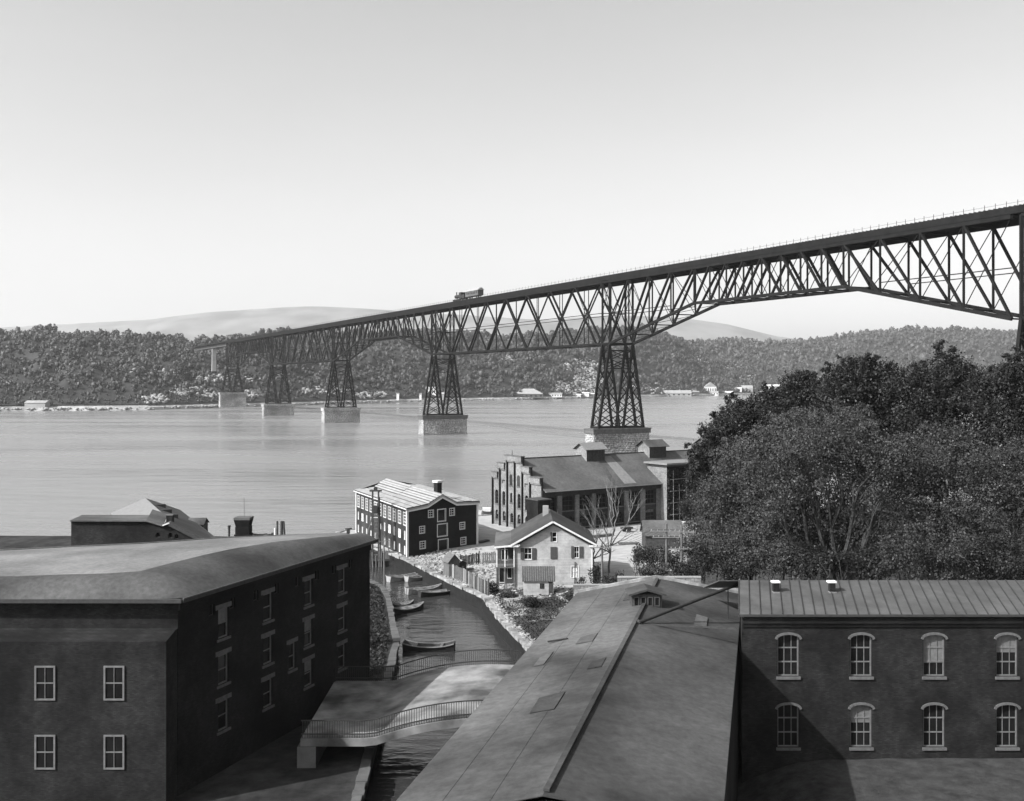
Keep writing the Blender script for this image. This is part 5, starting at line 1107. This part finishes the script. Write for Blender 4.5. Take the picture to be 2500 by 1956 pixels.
while x < XE:
    x1_ = x+pw*R.uniform(.96, 1.04); dz = R.uniform(0, .008)
    slab([(x+.02, YE, ze2+dz), (x1_-.02, YE, ze2+dz), (x1_-.02+sk, YK, zk2+dz), (x+.02+sk, YK, zk2+dz)], .05, 'roof_panel', M['roof_metal'], t)
    q = MB(); q.beam((x, YE, ze2+.03), (x+sk, YK, zk2+.03), .035, .07); q.build('seam', M['trim_dark'], t); x = x1_
slab([(xa, YK+.001, zk2), (XE, YK+.001, zk2), (XE, YK+5.5, ze2-.6), (xa, YK+5.5, ze2-.6)], .06, 'roof_back', M['roof_metal'], t)
q = MB(); q.beam((xa, YE-.03, ze2-.05), (XE, YE-.03, ze2-.05), .14, .12); q.build('gutter', M['trim_dark'], t)
for n_, px_ in enumerate((1894, 2031)):
    p = P(px_, 1447, 63.6); q = MB(); q.box((p.x, p.y, p.z-.1), .34, .34, .72); c_ = q.build('vent_stack', M['brick_mid'], t); q = MB(); q.box((p.x-.02, p.y, p.z+.62), .5, .45, .1); q.build('cap', M['white'], c_); q = MB(); q.box((p.x, p.y-.02, p.z-.12), .44, .46, .2); q.build('flashing', M['roof_pale'], c_)
# coped stone walls behind the halls
def swall(label, x0, x1, y, Y, h=1.4):
    a, b = P(x0, y, Y), P(x1, y, Y); t = thing('stone_wall', label, 'wall', (a.x, a.y, a.z-h)); W = Wall(a[:2], b[:2]); q = MB(); lbox(q, W, 0, W.L, a.z-h-4, a.z-.12, -.4, 0); q.build('core', M['mortar'], t); s_ = MB()
    for r_ in range(5):
        u = -R.random()*.6
        while u < W.L:
            l = R.uniform(.25, .6); a0, a1 = max(0, u)+.015, min(W.L, u+l)-.015; u += l
            if a1-a0 > .05: lbox(s_, W, a0, a1, a.z-.14-(r_+1)*.25+.02, a.z-.14-r_*.25, 0.001, R.uniform(.03, .09))
    s_.build('stone', M['quay'], t, kind='stuff'); q = MB(); u = 0
    while u < W.L-.05:
        l = min(R.uniform(1.2, 1.8), W.L-u); q = MB(); lbox(q, W, u+.01, u+l-.01, a.z-.1, a.z, -.3, .06); q.build('coping_slab', M['far_grey'], t); u += l
swall('long white topped stone wall behind the ridge of the felt roof', 1508, 1712, 1408, 79.5); swall('lower white topped stone wall beside the metal roof', 1713, 1802, 1431, 79); swall('short white topped wall running right from the garden shed', 1400, 1507, 1427, 96, .9)
# ------------------------------------------------------------------ creek footbridge at the bottom
t = thing('road_bridge', 'small road bridge with iron railings crossing the creek at the bottom', 'bridge', (-5, 73, 0))
def fz_(x): return max(3.1, 4.41-.024*(x+1.6)**2)
dk = MB(); rl = []; n = 14; n = 20; xs = [-13.6+k*(16.2)/n for k in range(n+1)]
for a, b in zip(xs, xs[1:]): dk.hexa([(a, 67, fz_(a)-.5), (b, 67, fz_(b)-.5), (b, 80, fz_(b)-.5), (a, 80, fz_(a)-.5)], [(a, 67, fz_(a)), (b, 67, fz_(b)), (b, 80, fz_(b)), (a, 80, fz_(a))])
dk.build('deck', mat('road_surface', .1, .17, .9, .95, .02, big=(.35, .6)), t)
for Yf in (67.15, 79.85):
    for dz in (.25, 1.12): q = MB(); [q.beam((a, Yf, fz_(a)+dz), (b, Yf, fz_(b)+dz), .07, .07) for a, b in zip(xs, xs[1:])]; q.build('rail', M['iron'], t)
    for k in range(100): x = -13.5+k*.16; q = MB(); q.box((x, Yf, fz_(x)+.01), .035, .035, 1.1); q.build('picket', M['iron'], t)
for x in (-13.2, 1.8): q = MB(); q.box((x, 73.5, -1), 1.2, 13.2, fz_(x)+.48); q.build('abutment', M['stone_dark'], t)
# ------------------------------------------------------------------ utility poles and wires
def upole(px, yt, yb, Y, arms, label, w_=1.6):
    p = P(px, yb, Y); top = P(px, yt, Y).z; t = thing('utility_pole', label, 'utility pole', (p.x, p.y, gz(p.x, p.y)), 'utility poles beside the shrubs'); q = MB(); q.tube([(p.x, p.y, gz(p.x, p.y)-.2), (p.x, p.y, top)], [.15, .1], 8); q.build('pole', M['boards'], t); tips = []
    for ya, l in arms:
        z = P(0, ya, Y).z; q = MB(); q.box((p.x, p.y-.12, z), l, .09, .1); c_ = q.build('crossarm', M['roof_pale'], t)
        for k in range(6):
            x = p.x-l/2+.1+k*(l-.2)/5; q = MB(); q.tube([(x, p.y-.12, z+.1), (x, p.y-.12, z+.24)], [.035, .05], 6); q.build('insulator', M['far_grey'], c_); tips.append(V(x, p.y-.12, z+.22))
    return tips
ta_ = upole(1627, 1279, 1400, 100, ((1298, 3.1), (1313, 2.7)), 'left utility pole with two crossarms of white insulators'); tb_ = upole(1664, 1283, 1404, 99, ((1300, 2.4), (1341, 2.2)), 'right utility pole in front of the tree')
far_t = upole(1470, 1330, 1440, 112, ((1338, 2.),), 'short utility pole standing behind the gabled house')
wr_t = thing('overhead_wires', 'thin telegraph wires strung between the utility poles', 'wires', ta_[0])
for k in range(4):
    a, b = far_t[k], ta_[k]; q = MB(); pts_ = [a.lerp(b, i/8)-V(0, 0, .5*math.sin(math.pi*i/8)) for i in range(9)]; q.tube(pts_, .012, 4); q.build('wire', M['iron'], wr_t)
    a, b = ta_[k], tb_[k]; q = MB(); q.tube([a, b], .012, 4); q.build('wire', M['iron'], wr_t)
# grey shack beside poles
p = PZ(1620, 1322, 3.2); hutlike('shack', 'low grey shack with broad roof at the foot of the stair tower', 'shack', (p.x, p.y+2, gz(p.x, p.y)), 5.2, 4, P(0, 1305, p.y).z-gz(p.x, p.y), 1.7, 'boards_dark', 'roof_grey', gable_front=False, ov=.3)
p = P(1671, 1296, 128); g = thing('brick_chimney', 'short white chimney stack standing among the shrubs', 'chimney', (p.x, p.y, p.z-2)); q = MB(); q.box((p.x, p.y, gz(p.x, p.y)), .5, .5, P(0, 1276, 128).z-gz(p.x, p.y)); q.build('shaft', M['far_grey'], g); q = MB(); q.box((p.x, p.y, P(0, 1276, 128).z), .6, .6, .12); q.build('cap', M['white'], g)
# ================================================================== VEGETATION
def limb(mb, a, b, r0, r1, kink=.12, n=5, tips=None):
    a = V(a); b = V(b); L = (b-a).length; pts = [a]
    cg = lambda s_: max(-1.2*s_, min(1.2*s_, R.gauss(0, s_)))
    for i in range(1, n): pts.append(a.lerp(b, i/n)+V(cg(1), cg(1), cg(.6))*min(L, 5)*kink*.4+V(0, 0, math.sin(math.pi*i/n)*L*.05))
    pts.append(b); rad = [r0+(r1-r0)*i/n for i in range(n+1)]; mb.tube(pts, rad, 6); return pts
def fork(mb, a, d, L, r, depth, tips, spread=.55, up=.15):
    b = a+d*L; pts = limb(mb, a, b, r, r*.62, .1, 4)
    if depth == 0: tips.append(b); return
    for k in range(R.choice((2, 3, 3))):
        nd = d+V(R.gauss(0, spread), R.gauss(0, spread*.7), R.gauss(up, spread*.6)); nd.z = max(nd.z, .28); nd.normalize()
        st_ = pts[R.choice((2, 3, 4))]; fork(mb, st_, nd, L*R.uniform(.6, .85), r*.55, depth-1, tips, spread, up)
def tree(name, label, base, blobs_, n, leaf, m, bark='bark', tr=.35, dens=.62, group=None, fork_h=.35, twigs=2, cat='tree'):
    """blobs_: (px,py,Y,rx,rz) leaf masses in metres; base world point"""
    t = thing(name, label, cat, base, group); mb = MB(); base = V(base); C_ = [(P(x, y, Y), rx, rz) for x, y, Y, rx, rz in blobs_]
    cen = sum((c for c, _, _ in C_), V(0, 0, 0))/len(C_); fk_ = base.lerp(V(cen.x, cen.y, max(cen.z, base.z+2)), fork_h); limb(mb, base-V(0, 0, .4), fk_, tr, tr*.75, .04, 4)
    for c, rx, rz in C_:
        pts = limb(mb, fk_, c, tr*.45, tr*.12, .16, 6)
        for k in range(twigs*3):
            th = R.random()*6.28; e_ = c+V(math.cos(th)*rx*.8, math.sin(th)*rx*.8, R.uniform(-.5, .8)*rz); limb(mb, pts[R.choice((3, 4, 5))], e_, tr*.14, .02, .12, 4)
    mb.build('trunk', M[bark], t)
    sat = []
    for c, rx, rz in C_:
        for k in range(5):
            th = R.random()*6.28; ph = R.uniform(-.4, 1.3); rr = R.uniform(.8, 1.12)
            sat.append((c+V(math.cos(th)*math.cos(ph)*rx*rr, math.sin(th)*math.cos(ph)*rx*rr, math.sin(ph)*rz*rr), rx*R.uniform(.22, .42), rz*R.uniform(.22, .4)))
    C_ = [(c, rx*.92, rz*.92) for c, rx, rz in C_]+sat
    vol = np.array([rx*rx*rz for _, rx, rz in C_]); pr_ = vol**.75; pr_ = pr_/pr_.sum(); P_ = []
    for (c, rx, rz), q_ in zip(C_, pr_):
        k = int(n*q_); ns = max(6, int(k/60)); d_ = NR.randn(ns, 3); d_ /= np.linalg.norm(d_, axis=1)[:, None]; rr = NR.rand(ns)**.35*dens+(1-dens)*.9
        sub = d_*rr[:, None]*np.array([rx, rx, rz]); idx = NR.randint(0, ns, k); off = NR.randn(k, 3)*np.array([rx, rx, rz])*.135
        P_.append(np.array(c)[None]+sub[idx]+off)
    P_ = np.concatenate(P_); P_ = P_[P_[:, 2] > base.z+.3]; quads(P_, leaf, m, t, 'crown'); return t
# right-hand hill trees.  dark trees behind
def gb(px, Y, dx=0): x = (px-CX)/F*Y+dx; return (x, Y, gz(x, Y))
tree('oak_tree', 'dark leafy tree leaning left over the factory roof', gb(1850, 122), [(1735, 1120, 121, 2.7, 2.4), (1760, 1062, 121, 2.8, 2.2), (1805, 1030, 122, 3.2, 2.4), (1800, 1105, 122, 3.6, 3.), (1858, 1008, 122, 3., 2.4), (1870, 1070, 122, 3.6, 3.2), (1712, 1160, 121, 2.2, 2.4)], 70035, .22, M['leaf'], tr=.45)
tree('oak_tree', 'tall dark tree whose top stands before the far white buildings', gb(1960, 118), [(1905, 985, 118, 2.8, 2.4), (1950, 950, 118, 2.5, 2.2), (1945, 1015, 118, 3.6, 2.8), (1998, 975, 118, 2.6, 2.4), (2010, 1040, 118, 3.8, 3.)], 56694, .22, M['leaf'], tr=.45)
tree('oak_tree', 'highest dark tree at the right edge of the group', gb(2100, 112), [(2070, 925, 112, 2.5, 2.4), (2105, 915, 112, 2.4, 2.), (2060, 990, 112, 3.6, 3.), (2120, 970, 112, 3.6, 3.), (2160, 935, 112, 2.6, 2.4), (2100, 1040, 112, 4., 3.2), (2180, 1010, 112, 3.8, 3.2)], 70035, .22, M['leaf'], tr=.5)
tree('oak_tree', 'broad dark tree farther right beyond the highest tree', gb(2280, 108), [(2240, 960, 108, 3.4, 3.), (2300, 925, 108, 3.4, 3.), (2360, 950, 108, 3.4, 3.), (2270, 1040, 108, 4.2, 3.4), (2350, 1040, 108, 4.2, 3.4), (2300, 1130, 106, 4.5, 3.4)], 56694, .22, M['leaf'], tr=.5)
tree('oak_tree', 'dark tree at the far right side of the hill below the bridge', gb(2470, 104), [(2430, 970, 104, 3.4, 3.), (2500, 940, 104, 3.6, 3.2), (2460, 1050, 104, 4.2, 3.6), (2530, 1040, 104, 4.4, 3.6), (2450, 1140, 103, 4.2, 3.4)], 46690, .22, M['leaf'], tr=.5)
# nearer soft trees with visible limbs
BT = gb(2045, 80); t = tree('elm_tree', 'many stemmed softly leaved tree with bare dark limbs behind the metal roof', BT, [(1905, 1150, 82, 3.6, 2.6), (1960, 1095, 83, 3.4, 2.2), (2040, 1080, 83, 3.6, 2.2), (2110, 1110, 82, 3.4, 2.4), (1880, 1215, 81, 3., 2.), (2150, 1180, 82, 3., 2.6), (2200, 1130, 83, 3., 2.6)], 46440, .155, M['leaf_mid'], tr=.5, dens=.8, fork_h=.12)
mb = MB(); tips = []; keepR = R; R = random.Random(4)
for k in range(11):
    a = -1.15+2.3*k/10; fork(mb, V(*BT)+V(R.uniform(-.4, .4), 0, .2), V(math.sin(a)*.75, R.uniform(-.55, -.1), .62+.3*math.cos(a)).normalized(), 3.2, .2, 3, tips, .42, .2)
mb.build('limb', M['bark'], t); R = keepR
tree('elm_tree', 'shaded tree filling in behind the many stemmed tree', gb(2030, 96), [(1960, 1180, 97, 3.4, 2.8), (2040, 1170, 97, 3.6, 3.), (2110, 1190, 97, 3.4, 3.), (2000, 1270, 95, 3.2, 2.6), (2090, 1280, 95, 3.2, 2.6), (1930, 1280, 94, 3., 2.4), (2160, 1280, 94, 3.2, 2.6)], 42000, .18, M['leaf'], tr=.4, dens=.8)
tree('elm_tree', 'soft grey leaved tree left of the bare limbed one', gb(1840, 92), [(1800, 1190, 93, 3.2, 2.6), (1765, 1230, 93, 2.6, 2.6), (1850, 1165, 94, 3.2, 2.4), (1840, 1250, 92, 3.4, 2.8), (1790, 1300, 91, 3., 2.4)], 43860, .155, M['leaf_mid'], tr=.35, dens=.8)
tree('elm_tree', 'fine twigged pale tree overlapping the dark canopy', gb(1900, 100), [(1880, 1085, 101, 3.4, 2.2), (1940, 1060, 101, 3.6, 2.2), (1825, 1125, 101, 3., 2.), (1990, 1050, 101, 3.4, 2.2), (2060, 1045, 101, 3.4, 2.2)], 38700, .155, M['leaf_pale'], tr=.35, dens=.85)
tree('elm_tree', 'bushy tree beyond the right end of the metal roof', gb(2300, 84), [(2260, 1150, 84, 3.6, 3.), (2330, 1130, 84, 3.6, 3.), (2290, 1230, 83, 4., 3.), (2380, 1220, 83, 3.6, 3.), (2220, 1260, 82, 3., 2.6)], 36120, .155, M['leaf_mid'], tr=.4, dens=.8)
tree('elm_tree', 'bushy tree at the far right edge before the dark canopy', gb(2480, 86), [(2450, 1180, 86, 3.8, 3.), (2520, 1160, 86, 3.8, 3.), (2480, 1270, 85, 4., 3.)], 25800, .155, M['leaf_mid'], tr=.4, dens=.8)
# bushes: (px,py,Y,r,rz,label,mat)
BU = [(1745, 1370, 88, 2.2, 1.8, 'round dark bush left of the metal roof', 'leaf'), (1790, 1330, 88, 2.2, 1.8, 'grey green bush under the soft leaved tree', 'leaf_mid'), (1850, 1340, 85, 2.6, 2., 'wide soft bush behind the left roof vent', 'leaf_mid'), (1920, 1360, 82, 2.4, 1.8, 'low bush between the two roof vents', 'leaf_mid'),
      (1800, 1395, 84, 1.6, 1.2, 'small dark bush beside the white topped wall', 'leaf'), (1680, 1400, 95, 1.6, 1.2, 'dark shrub by the right utility pole', 'leaf'), (1640, 1370, 104, 1.8, 1.3, 'leafy shrub between the utility poles', 'leaf_mid'), (1595, 1360, 108, 2.0, 1.5, 'dark shrub left of the utility poles', 'leaf'), (1600, 1395, 98, 1.8, 1.1, 'low shrub above the white topped wall', 'leaf_mid'),
      (1700, 1330, 108, 2.0, 1.6, 'pale shrub behind the right utility pole', 'leaf_pale'), (1720, 1290, 118, 2.4, 1.8, 'mid grey bush at the foot of the canopy', 'leaf_mid'), (1690, 1240, 135, 2.0, 2.4, 'climbing shrub beside the stair tower', 'leaf'), (1560, 1350, 112, .9, 1.3, 'thin dark shrub at the yard edge', 'leaf'), (1725, 1200, 140, 2.6, 3., 'tall dark shrub right of the stair tower', 'leaf'), (1760, 1250, 125, 2.8, 2.6, 'large dark bush below the soft grey tree', 'leaf'),
      (1240, 1455, 118, 1.0, .6, 'low weedy bush left of the garden shed', 'leaf_pale'), (1395, 1452, 115, 1.3, .6, 'low bush right of the garden shed', 'leaf_mid'), (1300, 1470, 113, 1.5, .6, 'low dark bush in the grass below the garden shed', 'leaf'), (1420, 1422, 121, .6, .7, 'small shrub against the house wall', 'leaf'), (1205, 1440, 121, .9, .8, 'dark shrub at the foot of the porch', 'leaf'), (1500, 1420, 108, 1.6, 1.0, 'dark hedge clump in the house shadow', 'leaf'), (1455, 1405, 116, 1.0, 1.3, 'dark bush behind the corner of the house', 'leaf'),
      (1985, 1370, 80, 2., 1.6, 'shadowy bush left of the many stemmed trunk', 'leaf'), (2110, 1375, 80, 2.2, 1.6, 'shadowy bush right of the many stemmed trunk', 'leaf'), (2200, 1350, 80, 2.4, 2., 'bush behind the metal roof further right', 'leaf_mid'), (2310, 1360, 80, 2.6, 2., 'wide bush behind the metal roof near the frame edge', 'leaf_mid'), (2420, 1350, 80, 2.8, 2.2, 'last wide bush at the right behind the metal roof', 'leaf')]
for x, y, Y, r, rz, lab, mm in BU:
    c = P(x, y, Y); g0 = gz(c.x, c.y); t = thing('bush', lab, 'bush', (c.x, c.y, g0)); mb = MB()
    zz = max(c.z, g0+rz*.6)
    for k in range(6): th = R.random()*6.28; limb(mb, (c.x, c.y, g0-.1), (c.x+math.cos(th)*r*.6, c.y+math.sin(th)*r*.6, zz+R.uniform(-.3, .5)*rz), .06, .015, .1, 3)
    mb.build('stem', M['bark'], t); n = int(1250*r*r); ns = 24; d_ = NR.randn(ns, 3); d_ /= np.linalg.norm(d_, axis=1)[:, None]; d_ *= (NR.rand(ns)**.4)[:, None]*np.array([r, r, rz])*.85
    pts_ = np.array([c.x, c.y, zz])+d_[NR.randint(0, ns, n)]+NR.randn(n, 3)*np.array([r, r, rz])*.16; pts_ = pts_[pts_[:, 2] > g0]; quads(pts_, .15, M[mm], t, 'crown')
# bare pale tree before the factory
def bare_tree(px, py, Y, H, lab, m='bark_pale', seed=1, lean=(0, 0)):
    global R; keep = R; R = random.Random(seed); b = P(px, py, Y); t = thing('bare_tree', lab, 'tree', (b.x, b.y, b.z)); mb = MB(); tips = []
    b.z = gz(b.x, b.y); tp = b+V(lean[0], lean[1], H*.42); limb(mb, b-V(0, 0, .3), tp, .15, .1, .05, 5); mb.build('trunk', M[m], t); mb = MB()
    for k, (dx, dz, L) in enumerate(((-.55, .75, .3), (.6, .7, .34), (.05, 1., .34), (-.9, .4, .22), (.85, .35, .22), (.25, .95, .32), (-.25, .95, .34))):
        st_ = b.lerp(tp, .55+.45*(k % 3)/2); fork(mb, st_, V(dx, R.uniform(-.4, .4), dz).normalized(), H*L, .085, 3, tips, .3, .12)
    mb.build('branch', M[m], t); R = keep
bare_tree(1487, 1368, 131, 10.5, 'leafless pale tree standing before the factory side wall', seed=12, lean=(.35, 0))
bare_tree(1448, 1330, 131, 5.2, 'thin leafless sapling left of the tall leafless tree', seed=5)
bare_tree(1566, 1390, 112, 3.2, 'short pale broken stump tree at the yard edge', seed=8)
# weeds along the grass bank
pts_ = []
while len(pts_) < 20000:
    y = R.uniform(88, 120); x = bank_x(y)+.6+R.random()**.8*14
    if y > 116 and x > -1: continue
    pts_.append((x, y, gz(x, y)+R.uniform(.0, .28)))
tag(quads(np.array(pts_), .16, M['leaf'], None, 'grass', 'stuff'), 'dark rank grass and weeds on the bank above the creek wall', 'grass')
pts_ = []
while len(pts_) < 18000:
    y = R.uniform(78, 150); x = R.uniform(13, 90)
    if x < 17+(y-100)*.35: continue
    pts_.append((x, y, gz(x, y)+R.uniform(.0, .4)))
tag(quads(np.array(pts_), .26, M['leaf'], None, 'undergrowth', 'stuff'), 'dense undergrowth beneath the trees on the right-hand hill', 'undergrowth')
pts_ = []
while len(pts_) < 7000:
    y = R.uniform(84, 128); x = float(ip(y, XR))-.3-abs(R.gauss(0, 3.)); pts_.append((x, y, 1.25+R.uniform(0, .25)))
tag(quads(np.array(pts_), .22, M['leaf'], None, 'weeds', 'stuff'), 'dark weeds covering the wharf edge beside the big brick building', 'weeds')
# trellis poles on the ivy-grown stair tower
for k in range(5):
    u = 1.2+k*1.45; q = MB(); q.beam(Wt.pt(u, 1.6, .35), Wt.pt(u+R.uniform(-.15, .15), R.uniform(8.5, 11.), .3), .07); q.build('trellis_pole', M['far_grey'], bpy.data.objects['brick_factory'])
for z in (3.4, 5.4, 7.4, 9.4): q = MB(); q.beam(Wt.pt(.4, z, .4), Wt.pt(7.6, z+.1, .4), .06); q.build('trellis_pole', M['far_grey'], bpy.data.objects['brick_factory'])
# lumber and crates in the yard
def lumber(px, py, n, L, lab, ang):
    p = PZ(px, py, 2.0); g = thing('lumber_pile', lab, 'lumber', (p.x, p.y, gz(p.x, p.y)))
    for k in range(n):
        a = ang+R.uniform(-.06, .06); d_ = V(math.cos(a), math.sin(a), 0); c = p+V(-d_.y, d_.x, 0)*((k % 4)*.22-.3); c.z = gz(p.x, p.y)+.1+(k//4)*.13; q = MB(); q.beam(c-d_*L/2, c+d_*L/2*R.uniform(.85, 1.1), .2, .09); q.build('plank', M[R.choice(('boards', 'roof_pale', 'boards_dark'))], g)
lumber(1118, 1368, 8, 2.6, 'short stack of boards in front of the warehouse loading doors', .5); lumber(1470, 1312, 12, 4., 'long stack of timber lying in the yard under the factory side wall', .6)
lumber(1535, 1330, 8, 3., 'small heap of planks in the yard left of the shack', .2); lumber(1180, 1325, 8, 2.4, 'dark plank heap in the shade right of the warehouse', 1.)
cart = thing('hand_cart', 'two wheeled hand cart standing in the yard before the factory', 'cart', tuple(PZ(1530, 1300, 2.0))); p = PZ(1530, 1300, 2.0)
q = MB(); q.box((p.x, p.y, p.z+.55), 1.8, 1., .3, (.8, .5)); q.build('bed', M['boards_dark'], cart); q = MB(); q.beam((p.x+.7, p.y+.4, p.z+.7), (p.x+1.9, p.y+1.1, p.z+.3), .07); q.build('handle', M['boards'], cart)
for sg in (-1, 1): c = V(p.x, p.y, p.z+.42)+V(-.5, .8, 0)*.62*sg; q = MB(); q.tube([c, c+V(-.5, .8, 0)*.08*sg], .42, 14); q.build('wheel', M['boards_dark'], cart)
# ------------------------------------------------------------------ haze
hz_ = MB(); hz_.box((0, 5500, -3), 26000, 16000, 800); hm = bpy.data.materials.new('haze_air'); hm.use_nodes = True; N = hm.node_tree.nodes; N.clear()
out = N.new('ShaderNodeOutputMaterial'); vv = N.new('ShaderNodeVolumePrincipled'); vv.inputs['Color'].default_value = (.95, .95, .95, 1); vv.inputs['Density'].default_value = .00005; vv.inputs['Anisotropy'].default_value = .2
hm.node_tree.links.new(vv.outputs[0], out.inputs['Volume']); hz = hz_.build('haze', hm); hz['kind'] = 'stuff'
